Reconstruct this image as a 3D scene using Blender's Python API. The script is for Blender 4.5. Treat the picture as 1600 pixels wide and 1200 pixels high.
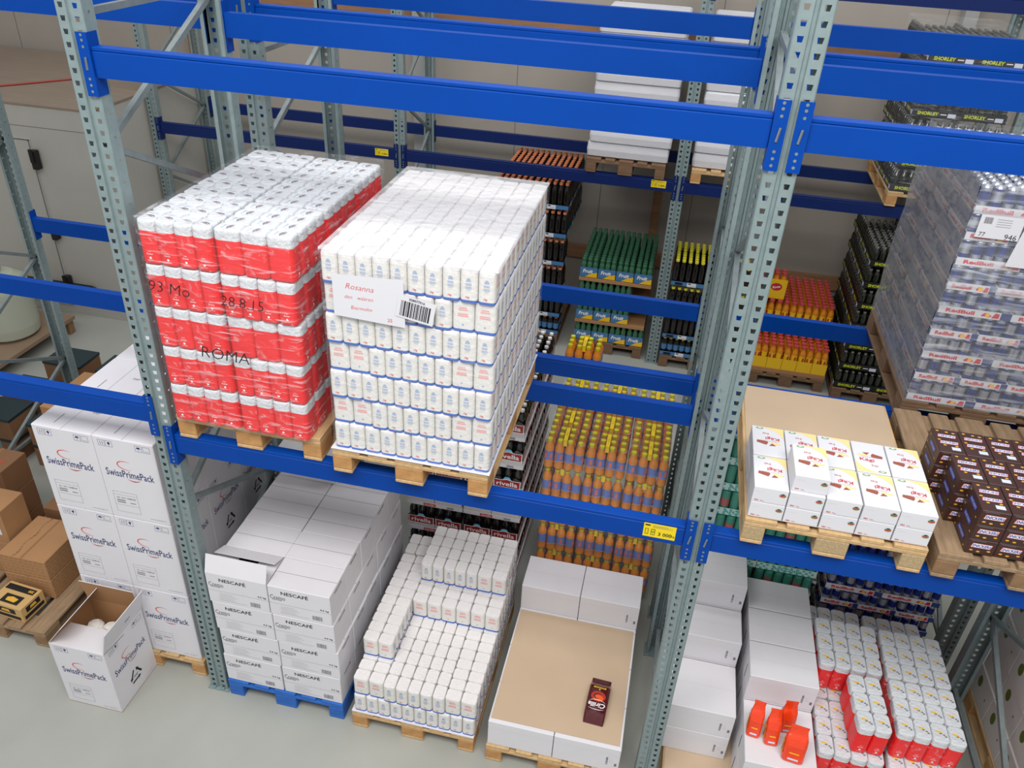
import bpy, math, random
from mathutils import Vector, Matrix
random.seed(7)
for o in list(bpy.data.objects): bpy.data.objects.remove(o)
SC = bpy.context.scene
COL = SC.collection

# ------------------------------------------------------------------ camera
CAM_F, CAM_C, YAW, PIT, ROL = 1273.2, Vector((2.4028, -3.0624, 4.7130)), -.1903, .5621, .0551
_fw = Vector((math.sin(YAW)*math.cos(PIT), math.cos(YAW)*math.cos(PIT), -math.sin(PIT)))
_rt = Vector((math.cos(YAW), -math.sin(YAW), 0)); _up = _rt.cross(_fw)
_r2 = _rt*math.cos(ROL)+_up*math.sin(ROL); _u2 = -_rt*math.sin(ROL)+_up*math.cos(ROL)
cd = bpy.data.cameras.new('camera'); cam = bpy.data.objects.new('camera', cd); COL.objects.link(cam)
cd.sensor_width = 36; cd.lens = CAM_F*36/1600; cd.clip_start = .05; cd.clip_end = 100
cam.matrix_world = Matrix(((_r2.x, _u2.x, -_fw.x, CAM_C.x), (_r2.y, _u2.y, -_fw.y, CAM_C.y), (_r2.z, _u2.z, -_fw.z, CAM_C.z), (0, 0, 0, 1)))
SC.camera = cam

# ------------------------------------------------------------------ world, lamps, exposure
w = bpy.data.worlds.new('world'); SC.world = w; w.use_nodes = True
w.node_tree.nodes['Background'].inputs[0].default_value = (.93, .96, 1, 1)
w.node_tree.nodes['Background'].inputs[1].default_value = .66
def area(name, loc, target, sx, sy, power, color=(1, 1, 1)):
    l = bpy.data.lights.new(name, 'AREA'); l.shape = 'RECTANGLE'; l.size = sx; l.size_y = sy; l.energy = power; l.color = color
    o = bpy.data.objects.new(name, l); COL.objects.link(o); o.location = loc
    o.rotation_euler = (Vector(target)-Vector(loc)).to_track_quat('-Z', 'Y').to_euler(); return o
area('aisle_skylight', (2.2, -3.7, 8.6), (2.2, .5, 1), 9, 2.6, 730, (1, .985, .96))
area('rear_skylight', (1.5, 3.7, 8.6), (1.5, 4.6, 0), 10, 1.6, 190, (.96, .98, 1))
area('left_skylight', (-4.5, -1.5, 8.2), (-2.0, 1.5, 0), 4, 4, 6, (1, .985, .96))
SC.view_settings.view_transform = 'Standard'; SC.view_settings.look = 'None'
SC.view_settings.exposure = 0.0; SC.view_settings.gamma = 1; SC.view_settings.use_curve_mapping = False

# ------------------------------------------------------------------ materials
MATS = {}
def lin(c): return tuple((x/12.92 if x <= .04045 else ((x+.055)/1.055)**2.4) for x in c)
def mat(name, rgb, rough=.6, metal=0., noise=0., nscale=8., bump=0., bscale=40., stretch=(1, 1, 1), rgb2=None, coat=0., spec=.5):
    if name in MATS: return MATS[name]
    m = bpy.data.materials.new(name); m.use_nodes = True; nt = m.node_tree; b = nt.nodes['Principled BSDF']
    c = lin(rgb); b.inputs['Base Color'].default_value = (*c, 1)
    b.inputs['Roughness'].default_value = rough; b.inputs['Metallic'].default_value = metal
    b.inputs['Coat Weight'].default_value = coat; b.inputs['Specular IOR Level'].default_value = spec
    if noise or bump or rgb2:
        tc = nt.nodes.new('ShaderNodeTexCoord'); mp = nt.nodes.new('ShaderNodeMapping'); mp.inputs['Scale'].default_value = stretch
        nt.links.new(tc.outputs['Object'], mp.inputs['Vector'])
    if noise or rgb2:
        n = nt.nodes.new('ShaderNodeTexNoise'); n.inputs['Scale'].default_value = nscale; n.inputs['Detail'].default_value = 5
        nt.links.new(mp.outputs[0], n.inputs['Vector'])
        r = nt.nodes.new('ShaderNodeValToRGB'); r.color_ramp.elements[0].position = .3; r.color_ramp.elements[1].position = .72
        c2 = lin(rgb2) if rgb2 else tuple(x*(1-noise) for x in c)
        r.color_ramp.elements[0].color = (*c2, 1); r.color_ramp.elements[1].color = (*c, 1)
        nt.links.new(n.outputs['Fac'], r.inputs[0]); nt.links.new(r.outputs[0], b.inputs['Base Color'])
    if bump:
        n = nt.nodes.new('ShaderNodeTexNoise'); n.inputs['Scale'].default_value = bscale; n.inputs['Detail'].default_value = 3
        nt.links.new(mp.outputs[0], n.inputs['Vector'])
        bp = nt.nodes.new('ShaderNodeBump'); bp.inputs['Strength'].default_value = bump; bp.inputs['Distance'].default_value = .01
        nt.links.new(n.outputs['Fac'], bp.inputs['Height']); nt.links.new(bp.outputs[0], b.inputs['Normal'])
    MATS[name] = m; return m
def film(name, base, streak, col=(.95, .96, .98), rough=.16, scale=(3, 3, 26), bump=.6, lo=.56, hi=.74):
    m = bpy.data.materials.new(name); m.use_nodes = True; nt = m.node_tree; b = nt.nodes['Principled BSDF']
    b.inputs['Base Color'].default_value = (*lin(col), 1); b.inputs['Roughness'].default_value = rough
    tc = nt.nodes.new('ShaderNodeTexCoord'); mp = nt.nodes.new('ShaderNodeMapping'); mp.inputs['Scale'].default_value = scale
    mp.inputs['Rotation'].default_value = (0, .12, .1)
    nt.links.new(tc.outputs['Object'], mp.inputs['Vector'])
    n = nt.nodes.new('ShaderNodeTexNoise'); n.inputs['Scale'].default_value = 2.2; n.inputs['Detail'].default_value = 6; n.inputs['Distortion'].default_value = .6
    nt.links.new(mp.outputs[0], n.inputs['Vector'])
    mr = nt.nodes.new('ShaderNodeMapRange'); mr.inputs['From Min'].default_value = lo; mr.inputs['From Max'].default_value = hi
    mr.inputs['To Min'].default_value = base; mr.inputs['To Max'].default_value = streak
    nt.links.new(n.outputs['Fac'], mr.inputs['Value'])
    bp = nt.nodes.new('ShaderNodeBump'); bp.inputs['Strength'].default_value = bump; bp.inputs['Distance'].default_value = .02
    nt.links.new(n.outputs['Fac'], bp.inputs['Height']); nt.links.new(bp.outputs[0], b.inputs['Normal'])
    t = nt.nodes.new('ShaderNodeBsdfTransparent'); mx = nt.nodes.new('ShaderNodeMixShader')
    nt.links.new(mr.outputs[0], mx.inputs[0]); nt.links.new(t.outputs[0], mx.inputs[1]); nt.links.new(b.outputs[0], mx.inputs[2])
    nt.links.new(mx.outputs[0], nt.nodes['Material Output'].inputs['Surface']); MATS[name] = m; return m

FLOOR = mat('concrete', (.66, .665, .635), .42, noise=.16, nscale=1.3, bump=.05, bscale=14)
WALLM = mat('wall_panel', (.63, .60, .565), .5, noise=.05, nscale=3)
SEAM = mat('seam', (.42, .40, .38), .7)
WOODW = mat('fir_plank', (.60, .44, .31), .7, noise=.25, nscale=4, stretch=(1, 8, 8))
ROOM = mat('cold_room_panel', (.70, .69, .66), .4, noise=.04, nscale=3)
ROOMT = mat('cold_room_top', (.55, .49, .43), .75, noise=.12, nscale=3, stretch=(1, 4, 1))
BLACK = mat('black_metal', (.06, .06, .06), .5)
GALV = mat('galvanised_steel', (.53, .595, .60), .46, .15, noise=.14, nscale=30, bump=.02)
GALVD = mat('galvanised_brace', (.50, .54, .545), .42, .2, noise=.2, nscale=22)
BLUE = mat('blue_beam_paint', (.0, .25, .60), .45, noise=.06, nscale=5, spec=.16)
NAVY = mat('navy_beam_blue', (.03, .13, .36), .42, noise=.06, nscale=5, spec=.3)  # darker blue than the other beams, used on the wall rack
BLUEP = mat('blue_pallet_paint', (.14, .40, .74), .6, noise=.2, nscale=14)
YEL = mat('yellow_label', (.93, .82, .05), .5)
INK = mat('black_ink', (.07, .07, .08), .6)
INKG = mat('grey_ink', (.45, .45, .48), .6)
INKB = mat('navy_ink', (.13, .20, .42), .6)
INKR = mat('red_ink', (.86, .25, .24), .6)
PINE = mat('pale_pine', (.82, .68, .49), .7, noise=.28, nscale=7, stretch=(6, 1, 6), bump=.15, bscale=60)
PINED = mat('pine_block', (.78, .58, .36), .75, noise=.3, nscale=18, bump=.2, bscale=80)
OLDW = mat('weathered_board', (.63, .52, .40), .8, noise=.35, nscale=7, stretch=(6, 1, 6), bump=.2, bscale=60)
OLDD = mat('weathered_block', (.58, .45, .32), .8, noise=.35, nscale=14)
DARKW = mat('brown_pallet_wood', (.50, .38, .28), .8, noise=.3, nscale=9)
CHIP = mat('chipboard_block', (.76, .66, .50), .8, noise=.4, nscale=120)
WCARD = mat('white_card', (.86, .852, .868), .62, noise=.03, nscale=6)
WCARD2 = mat('white_card_satin', (.85, .85, .87), .5)
BCARD = mat('brown_card', (.66, .49, .33), .8, noise=.08, nscale=6)
BCARD2 = mat('tan_card_sheet', (.76, .665, .56), .85, noise=.06, nscale=4)
BCARD3 = mat('dark_brown_card', (.52, .37, .25), .8, noise=.1, nscale=6)
TAPE = mat('brown_tape', (.58, .42, .27), .35)
PAPERW = mat('white_sugar_paper', (.88, .87, .85), .55, noise=.04, nscale=30, bump=.35, bscale=50)
PAPERT = mat('folded_sugar_top', (.90, .885, .88), .5, noise=.05, nscale=30, bump=.6, bscale=45)
SBLUE = mat('sugar_blue_band', (.22, .40, .74), .5)
SPRB = mat('pale_blue_print', (.62, .68, .80), .6)
SPRR = mat('pale_red_print', (.90, .62, .62), .6)
RED = mat('red_pack_paper', (.93, .10, .11), .4, noise=.08, nscale=20, bump=.25, bscale=40)
REDT = mat('silvery_pack_top', (.84, .85, .865), .35, noise=.08, nscale=40, bump=.9, bscale=45)
CREAM = mat('white_print', (.95, .93, .93), .5)
FILM = film('stretch_film', .035, .50, scale=(3, 3, 24))
FILMC = film('clear_film', .05, .30, scale=(3, 3, 30))
FILMT = film('hazy_top_film', .30, .65, col=(.93, .93, .94), rough=.3, scale=(4, 6, 4), lo=.4, hi=.7)
FILMB = film('bag_film', .02, .26, scale=(14, 10, 14), bump=1., lo=.58)
FILMM = film('milky_stretch_film', .52, .76, lo=.35, hi=.7, col=(.62, .62, .64), rough=.26, scale=(2, 1.2, 7), bump=.3)
FILMF = film('front_stretch_film', .16, .62, col=(.85, .87, .90), rough=.2, scale=(1.5, 1.5, 16), lo=.48)
ORANGE = mat('orange_soda', (.86, .53, .16), .15, coat=.3)
OLAB = mat('orange_soda_label', (.40, .50, .76), .4)
OLAB2 = mat('orange_soda_label_red', (.86, .45, .40), .4)
YCAP = mat('yellow_green_cap', (.80, .78, .10), .4)
YHAND = mat('yellow_handle', (.93, .80, .05), .4)
COLA = mat('dark_cola', (.08, .065, .06), .12, coat=.5)
DGREEN = mat('dark_green_glass', (.12, .13, .10), .14, coat=.5)
GREENB = mat('green_bottle', (.22, .41, .29), .2, coat=.4)
GCAP = mat('green_cap', (.24, .43, .32), .4)
PCAP = mat('peach_cap', (.86, .52, .36), .45)
YCAP2 = mat('pale_yellow_cap', (.85, .82, .22), .4)
RCAP = mat('red_cap', (.76, .27, .28), .4)
WCAP = mat('white_cap', (.88, .87, .87), .4)
SCAP = mat('silver_cap', (.62, .62, .60), .25, .6)
BLAB = mat('blue_label', (.27, .46, .64), .4)
YLAB = mat('yellow_label_drink', (.93, .74, .10), .4)
AMB = mat('amber_drink', (.85, .52, .12), .15, coat=.4)
RIVR = mat('dark_red_label', (.62, .12, .13), .4)
RIVB = mat('light_blue_peak', (.45, .74, .88), .4)
TEAL = mat('teal_can', (.27, .58, .50), .3)
TEALD = mat('teal_print', (.30, .70, .68), .5)
TEALW = mat('pale_teal_card', (.78, .88, .85), .6)
PINKC = mat('cherry_print', (.72, .40, .40), .4)
CANS = mat('silver_can', (.74, .76, .80), .25, .7)
CANB = mat('blue_can', (.10, .18, .52), .25, .4)
RBY = mat('sun_yellow', (.96, .74, .12), .5)
RBR = mat('bull_red', (.82, .12, .16), .5)
RBB = mat('tray_blue', (.18, .25, .48), .5)
SHY = mat('lime_print', (.76, .80, .12), .5)
CHOC = mat('chocolate_box', (.25, .15, .13), .35)
NUT = mat('peanut_print', (.86, .66, .22), .5)
SNB = mat('snack_blue', (.20, .25, .62), .4)
KRED = mat('crimson_print', (.76, .13, .17), .5)
KYEL = mat('soft_yellow_print', (.95, .84, .58), .5)
KBRN = mat('wafer_print', (.60, .33, .26), .5)
KGRN = mat('badge_green', (.45, .62, .35), .5)
LBAR = mat('barcode_patch', (.80, .82, .88), .5)
COFB = mat('coffee_bag_maroon', (.32, .05, .08), .22, noise=.2, nscale=10, bump=.4, bscale=18, coat=.3)
COFG = mat('coffee_bag_glow', (.90, .36, .12), .25)
COFO = mat('coffee_bag_orange', (.68, .20, .10), .25)
ORB = mat('orange_foil_bag', (.95, .25, .05), .22, noise=.15, nscale=14, bump=.9, bscale=22, coat=.4)
TANK = mat('milky_tank', (.68, .70, .63), .4)
GRCIRC = mat('olive_circle', (.36, .42, .16), .6)
DTEAL = mat('dark_teal_lid', (.10, .18, .20), .6)
CORD = mat('red_cord', (.62, .22, .18), .5)
STEELC = mat('grey_column_paint', (.62, .62, .61), .5)
LCARD = mat('grey_white_card', (.80, .79, .78), .7)
MAGZ = mat('white_bundle_paper', (.86, .86, .88), .6, noise=.14, nscale=5, stretch=(1, 1, 60), bump=.4, bscale=20)

# ------------------------------------------------------------------ mesh kit
class M:
    def __init__(s): s.v = []; s.f = []; s.m = []; s.ms = []; s.sm = []
    def mi(s, m):
        if m not in s.ms: s.ms.append(m)
        return s.ms.index(m)
    def add(s, vs, fs, m, smooth=False):
        b = len(s.v); s.v += [tuple(v) for v in vs]; k = s.mi(m)
        for f in fs: s.f.append(tuple(b+i for i in f)); s.m.append(k); s.sm.append(smooth)
    def box(s, x0, y0, z0, x1, y1, z1, m):
        vs = [(x, y, z) for z in (z0, z1) for y in (y0, y1) for x in (x0, x1)]
        s.add(vs, [(0, 2, 3, 1), (4, 5, 7, 6), (0, 1, 5, 4), (2, 6, 7, 3), (0, 4, 6, 2), (1, 3, 7, 5)], m); return s
    def bbox(s, x0, y0, z0, x1, y1, z1, m, c=.004):   # box with chamfered upright and top edges
        R = [(z0, c), (z0+c, 0), (z1-c, 0), (z1, c)]; vs = []
        for z, k in R:
            a, b, d, e = x0+k, y0+k, x1-k, y1-k
            vs += [(a+c, b, z), (d-c, b, z), (d, b+c, z), (d, e-c, z), (d-c, e, z), (a+c, e, z), (a, e-c, z), (a, b+c, z)]
        fs = [tuple(range(7, -1, -1)), tuple(range(24, 32))]
        for r in range(3):
            for i in range(8): j = (i+1) % 8; fs.append((r*8+i, r*8+j, r*8+8+j, r*8+8+i))
        s.add(vs, fs, m); return s
    def prism(s, prof, a0, a1, m, axis='x'):          # profile (p,q) swept along the axis
        n = len(prof); vs = []
        for a in (a0, a1):
            for p, q in prof: vs.append({'x': (a, p, q), 'y': (p, a, q), 'z': (p, q, a)}[axis])
        fs = [tuple(range(n)), tuple(range(2*n-1, n-1, -1))]
        for i in range(n): j = (i+1) % n; fs.append((i, n+i, n+j, j))
        s.add(vs, fs, m); return s
    def loft(s, rings, mats, cap0=True, cap1=True, smooth=True):
        n = len(rings[0])
        for i in range(len(rings)-1):
            s.add(rings[i]+rings[i+1], [(k, (k+1) % n, n+(k+1) % n, n+k) for k in range(n)], mats[min(i, len(mats)-1)], smooth)
        if cap0: s.add(rings[0], [tuple(range(n-1, -1, -1))], mats[0])
        if cap1: s.add(rings[-1], [tuple(range(n))], mats[-1], False)
        return s
    def lathe(s, prof, mats, n=12, cx=0, cy=0, ph=0):
        rings = [[(cx+r*math.cos(ph+2*math.pi*k/n), cy+r*math.sin(ph+2*math.pi*k/n), z) for k in range(n)] for r, z in prof]
        return s.loft(rings, mats)
    def bar(s, p, q, wd, ht, m, up=(0, 0, 1)):        # rectangular bar from p to q
        p, q = Vector(p), Vector(q); d = (q-p).normalized(); u = Vector(up); a = d.cross(u)
        if a.length < 1e-4: a = d.cross(Vector((1, 0, 0)))
        a.normalize(); b = a.cross(d); a *= wd/2; b *= ht/2
        vs = [c+sa*a+sb*b for c in (p, q) for sa, sb in ((-1, -1), (1, -1), (1, 1), (-1, 1))]
        s.add(vs, [(3, 2, 1, 0), (4, 5, 6, 7), (0, 1, 5, 4), (1, 2, 6, 5), (2, 3, 7, 6), (3, 0, 4, 7)], m); return s
    def tube(s, pts, r, m, n=6):
        rings = []; pts = [Vector(p) for p in pts]
        for i, p in enumerate(pts):
            d = (pts[min(i+1, len(pts)-1)]-pts[max(i-1, 0)]).normalized()
            a = d.cross(Vector((0, 0, 1))); a = a.normalized() if a.length > 1e-3 else Vector((1, 0, 0)); b = d.cross(a)
            rings.append([tuple(p+(a*math.cos(t)+b*math.sin(t))*r) for t in [2*math.pi*k/n for k in range(n)]])
        return s.loft(rings, [m])
    # flat print on a face frame F=(origin,u,v,n)
    def rect(s, F, x0, y0, x1, y1, m, off=.0006):
        o, u, v, n = F; c = [(x0, y0), (x1, y0), (x1, y1), (x0, y1)]
        s.add([o+u*a+v*b+n*off for a, b in c], [(0, 1, 2, 3)], m); return s
    def poly(s, F, pts, m, off=.0006):
        o, u, v, n = F; s.add([o+u*a+v*b+n*off for a, b in pts], [tuple(range(len(pts)))], m); return s
    def frame(s, F, x0, y0, x1, y1, t, m, off=.0006):
        s.rect(F, x0, y0, x1, y0+t, m, off).rect(F, x0, y1-t, x1, y1, m, off).rect(F, x0, y0, x0+t, y1, m, off).rect(F, x1-t, y0, x1, y1, m, off); return s
    def disc(s, F, cx, cy, r, m, n=16, ry=None, off=.0006):
        ry = ry or r; return s.poly(F, [(cx+r*math.cos(2*math.pi*k/n), cy+ry*math.sin(2*math.pi*k/n)) for k in range(n)], m, off)
    def arc(s, F, cx, cy, rx, ry, a0, a1, t, m, n=14, rot=0, off=.0007):
        o, u, v, nn = F; P = []
        for k in range(n+1):
            a = math.radians(a0+(a1-a0)*k/n); tt = t*math.sin(math.pi*(k+.3)/(n+.6))
            for q in (1, -1):
                x = (rx+q*tt/2)*math.cos(a); y = (ry+q*tt/2)*math.sin(a)
                X = x*math.cos(rot)-y*math.sin(rot); Y = x*math.sin(rot)+y*math.cos(rot)
                P.append(o+u*(cx+X)+v*(cy+Y)+nn*off)
        s.add(P, [(2*k, 2*k+1, 2*k+3, 2*k+2) for k in range(n)], m); return s
    def text(s, F, st, cx, cy, h, m, w=None, rot=0, shear=0, bold=0, off=.0009, align='c', flip=False):
        vs, fs, bb = glyphs(st, shear, bold); o, u, v, n = F
        k = h/(bb[3]-bb[1]) ; kx = k if w is None else w/(bb[2]-bb[0])
        if flip: rot += math.pi
        ox = {'c': (bb[0]+bb[2])/2, 'l': bb[0], 'r': bb[2]}[align]; oy = (bb[1]+bb[3])/2; P = []
        for x, y in vs:
            a = (x-ox)*kx; b = (y-oy)*k; P.append(o+u*(cx+a*math.cos(rot)-b*math.sin(rot))+v*(cy+a*math.sin(rot)+b*math.cos(rot))+n*off)
        s.add(P, fs, m); return s
    def barcode(s, F, x0, y0, x1, y1, m=None, seed=1, vert=True):
        r = random.Random(seed); x = x0 if vert else y0; e = x1 if vert else y1; st = (e-x)/34
        while x < e-st:
            t = st*r.choice((.6, .6, 1.2, 1.8))
            if vert: s.rect(F, x, y0, x+t, y1, m or INK, .0009)
            else: s.rect(F, x0, x, x1, x+t, m or INK, .0009)
            x += t+st*r.choice((.6, .9, 1.2))
        return s
    def mesh(s, name):
        me = bpy.data.meshes.new(name); me.from_pydata(s.v, [], s.f)
        for m in s.ms: me.materials.append(m)
        me.polygons.foreach_set('material_index', s.m); me.polygons.foreach_set('use_smooth', s.sm); me.update(); return me
_G = {}
def glyphs(st, shear=0, bold=0):
    k = (st, shear, bold)
    if k in _G: return _G[k]
    c = bpy.data.curves.new('t', 'FONT'); c.body = st; c.size = 1; c.shear = shear; c.offset = bold; c.resolution_u = 2; c.fill_mode = 'FRONT' if hasattr(c, 'fill_mode') else 'BOTH'
    o = bpy.data.objects.new('t', c); COL.objects.link(o)
    dg = bpy.context.evaluated_depsgraph_get(); dg.update(); me = bpy.data.meshes.new_from_object(o.evaluated_get(dg))
    vs = [(v.co.x, v.co.y) for v in me.vertices]; fs = [tuple(p.vertices) for p in me.polygons]
    bpy.data.objects.remove(o); bpy.data.curves.remove(c); bpy.data.meshes.remove(me)
    bb = (min(v[0] for v in vs), min(v[1] for v in vs), max(v[0] for v in vs), max(v[1] for v in vs))
    _G[k] = (vs, fs, bb); return _G[k]
X, Y, Z = Vector((1, 0, 0)), Vector((0, 1, 0)), Vector((0, 0, 1))
def FF(w, d, h, e=0): return (Vector((0, -e, 0)), X, Z, -Y)
def FR(w, d, h, e=0): return (Vector((w+e, 0, 0)), Y, Z, X)
def FT(w, d, h, e=0): return (Vector((0, 0, h+e)), X, Y, Z)
def FL(w, d, h, e=0): return (Vector((-e, d, 0)), -Y, Z, -X)
def rr(w, d, r, z, n=3, cx=0, cy=0, k=1.):
    P = []; hw, hd = w*k/2, d*k/2
    for sx, sy, a0 in ((1, 1, 0), (-1, 1, 90), (-1, -1, 180), (1, -1, 270)):
        for i in range(n+1):
            a = math.radians(a0+90*i/n); P.append((cx+sx*(hw-r)+r*math.cos(a), cy+sy*(hd-r)+r*math.sin(a), z))
    return P

# ------------------------------------------------------------------ objects
def node(name, me, parent=None, loc=(0, 0, 0), rz=0, rot=None):
    o = bpy.data.objects.new(name, me); COL.objects.link(o); o.location = loc
    o.rotation_euler = rot or (0, 0, rz)
    if parent is not None: o.parent = parent
    return o
def grow(root, kids):
    for k in kids:
        nm, me, loc, rot = k[0], k[1], k[2], k[3]
        c = node(nm, me, root, loc, rot=rot)
        if len(k) > 4: grow(c, k[4])
def thing(name, me, kids, loc, label, cat, group=None, rz=0, rot=None):
    if len(label.split()) > 16: print('LONG', label)
    o = node(name, me, None, loc, rz, rot); o['label'] = label; o['category'] = cat
    if group: o['group'] = group
    grow(o, kids); return o
def struct(name, m, loc=(0, 0, 0)):
    o = node(name, m.mesh(name), None, loc); o['kind'] = 'structure'; return o
K0 = (0, 0, 0)
ORD = ['first', 'second', 'third', 'fourth', 'fifth', 'sixth', 'seventh', 'eighth', 'ninth', 'tenth']
def lay(i, n): return 'bottom layer' if i == 0 else ('top layer' if i == n-1 else ORD[i]+' layer')
def row(i, n): return 'front row' if i == 0 else ('rear row' if i == n-1 else ORD[i]+' row back')
def colw(i, n):
    if n == 1: return 'single column'
    if n == 2: return ('left', 'right')[i]
    return 'left end' if i == 0 else ('right end' if i == n-1 else ORD[i]+' from left')

# ------------------------------------------------------------------ setting
m = M(); m.box(-9, -7, -.1, 9, 6.9, 0, FLOOR); struct('floor', m)
m = M(); m.box(-9, 6.8, 0, 9, 7, 6.5, WALLM); Fw = (Vector((0, 6.8, 0)), X, Z, -Y)
x = -8.6
while x < 9: m.rect(Fw, x, 0, x+.008, 6.5, SEAM, .002); x += 1.12
struct('wall_back', m)
m = M(); m.box(9, -7, 0, 9.2, 7, 6.5, WALLM); struct('wall_right', m)
m = M(); m.box(-9.2, -7, 0, -9, 7, 6.5, WALLM); struct('wall_left', m)
m = M(); m.box(-9, 6.73, .52, 9, 6.8, .68, WOODW); struct('trim_1', m)
m = M(); m.box(-9, 6.73, 3.20, 9, 6.8, 3.40, WOODW); struct('trim_2', m)
for i, bx in enumerate((-3.85, 2.14)):
    m = M(); m.box(bx, 6.73, .68, bx+.10, 6.8, 3.2, WOODW); struct('trim_%d' % (i+3), m)
for i, bx in enumerate((-.86, 4.95)):
    m = M(); m.box(bx, 6.60, 0, bx+.13, 6.725, 6.4, STEELC); m.box(bx-.03, 6.59, 0, bx+.16, 6.6, .3, STEELC); struct('column_%d' % (i+1), m)
# cold room
m = M(); m.box(0, 0, 0, 3.5, 2.35, 2.42, ROOM); F = FF(3.5, 0, 0)
m.rect(F, 0, 2.20, 3.5, 2.206, SEAM, .001); m.box(-.01, -.01, 2.42, 3.51, 2.36, 2.44, ROOMT)
hd = M(); hd.box(0, -.02, 0, .95, 0, 1.95, ROOM); hd.rect((Vector((0, -.02, 0)), X, Z, -Y), .93, 0, .945, 1.95, SEAM)
hd.rect((Vector((0, -.02, 0)), X, Z, -Y), 0, 1.935, .95, 1.95, SEAM)
ha = M(); ha.box(-.03, -.07, -.1, .03, 0, .1, BLACK).box(-.02, -.09, -.02, .02, -.07, .12, BLACK)
t = thing('cold_room', m.mesh('cold_room'), [('door', hd.mesh('cold_room_door'), (1.75, 0, .12), K0, [('hinge', ha.mesh('hinge'), (1.0, -.02, 1.75), K0), ('hinge', ha.mesh('hinge'), (1.0, -.02, .95), K0), ('hinge', ha.mesh('hinge'), (1.0, -.02, .3), K0)]),
      ('push_bar', M().bar((0, -.06, 0), (1.1, -.06, 0), .03, .03, BLACK).bar((1.1, -.06, 0), (1.1, 0, -.05), .03, .03, BLACK).mesh('push_bar'), (2.0-.05, 0, .42), K0)],
      (-7.05, 4.32, 0), 'white panelled cold room with a brown top standing against the back wall', 'cold room')
m = M(); m.tube([(-5.2, 4.6, 2.452), (-4.9, 4.95, 2.452), (-4.55, 5.4, 2.452), (-4.5, 5.75, 2.452), (-4.1, 6.0, 2.452)], .011, CORD)
thing('cable', m.mesh('cable'), [], K0, 'thin red cable lying across the brown top of the cold room', 'cable')

# ------------------------------------------------------------------ racking
UW, UD = .12, .075
def upright_mesh(H, flip=False):
    m = M(); ys = UD if flip else 0; sg = -1 if flip else 1
    # columns of punched slots on the face, ring of quads round every tapered slot
    for x0, x1 in ((.004, .050), (.070, .116)):
        xc = (x0+x1)/2; z = 0
        while z < H-.001:
            c = .05; zt = z+.034; zb = z+.014; o = [(x0, z), (x1, z), (x1, z+c), (x0, z+c)]; i = [(xc-.008, zb), (xc+.008, zb), (xc+.011, zt), (xc-.011, zt)]
            vs = [(a, ys, b) for a, b in o+i]; m.add(vs, [(0, 1, 5, 4), (1, 2, 6, 5), (2, 3, 7, 6), (3, 0, 4, 7)], GALV); z += c
    for x0, x1, d0, d1 in ((.050, .054, 0, .010), (.054, .066, .010, .010), (.066, .070, .010, 0), (0, .004, .004, 0), (.116, .120, 0, .004)):
        m.add([(x0, ys+sg*d0, 0), (x1, ys+sg*d1, 0), (x1, ys+sg*d1, H), (x0, ys+sg*d0, H)], [(0, 1, 2, 3)], GALV)
    for xs in (0, .12):          # side webs with small punched holes, then returned lips
        a, b = .004, UD; z = 0
        while z < H-.001:
            c = .1; zc = z+.05; yc = .040; r = .0045; o = [(a, z), (b, z), (b, z+c), (a, z+c)]; i = [(yc-r, zc-r), (yc+r, zc-r), (yc+r, zc+r), (yc-r, zc+r)]
            m.add([(xs, ys+sg*p, q) for p, q in o+i], [(0, 1, 5, 4), (1, 2, 6, 5), (2, 3, 7, 6), (3, 0, 4, 7)], GALV); z += c
        e = .022 if xs == 0 else -.022
        m.add([(xs, ys+sg*UD, 0), (xs+e, ys+sg*UD, 0), (xs+e, ys+sg*UD, H), (xs, ys+sg*UD, H)], [(0, 1, 2, 3)], GALV)
    return m.mesh('upright')
H1 = 5.2
UPF, UPR = upright_mesh(H1), upright_mesh(H1, True)
FOOT = M().box(-.015, -.02, 0, .135, .10, .006, GALV).box(.02, -.016, .006, .04, -.002, .02, GALV).box(.08, -.016, .006, .10, -.002, .02, GALV).mesh('foot_plate')
def frame_thing(x, y, label, depth=1.1, start=.58, up=True, rise=.505, top=4.2):
    kids = [('upright', UPF, (0, 0, .006), K0, [('foot_plate', FOOT, (0, 0, -.006), K0)]), ('upright', UPR, (0, depth-UD, .006), K0, [('foot_plate', FOOT, (0, -.005, -.006), K0)])]
    z = start; s = 1 if up else -1; y0, y1 = .045, depth-.045; n = 0
    hz = M().bar((0, y0, 0), (0, y1, 0), .028, .028, GALVD).mesh('brace_bar')
    kids.append(('horizontal_brace', hz, (.06, 0, .22), K0))
    while z+rise < top:
        a, b = (y0, y1) if s > 0 else (y1, y0)
        kids.append(('diagonal_brace', M().bar((0, a, 0), (0, b, rise), .028, .028, GALVD, up=(1, 0, 0)).mesh('brace_bar'), (.06, 0, z), K0))
        z += rise; s = -s; n += 1
    kids.append(('horizontal_brace', hz, (.06, 0, z+.03), K0))
    return thing('rack_upright_frame', None, kids, (x, y, 0), label, 'rack frame', 'upright frames of the pallet racking')
PLATE = {}
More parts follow.
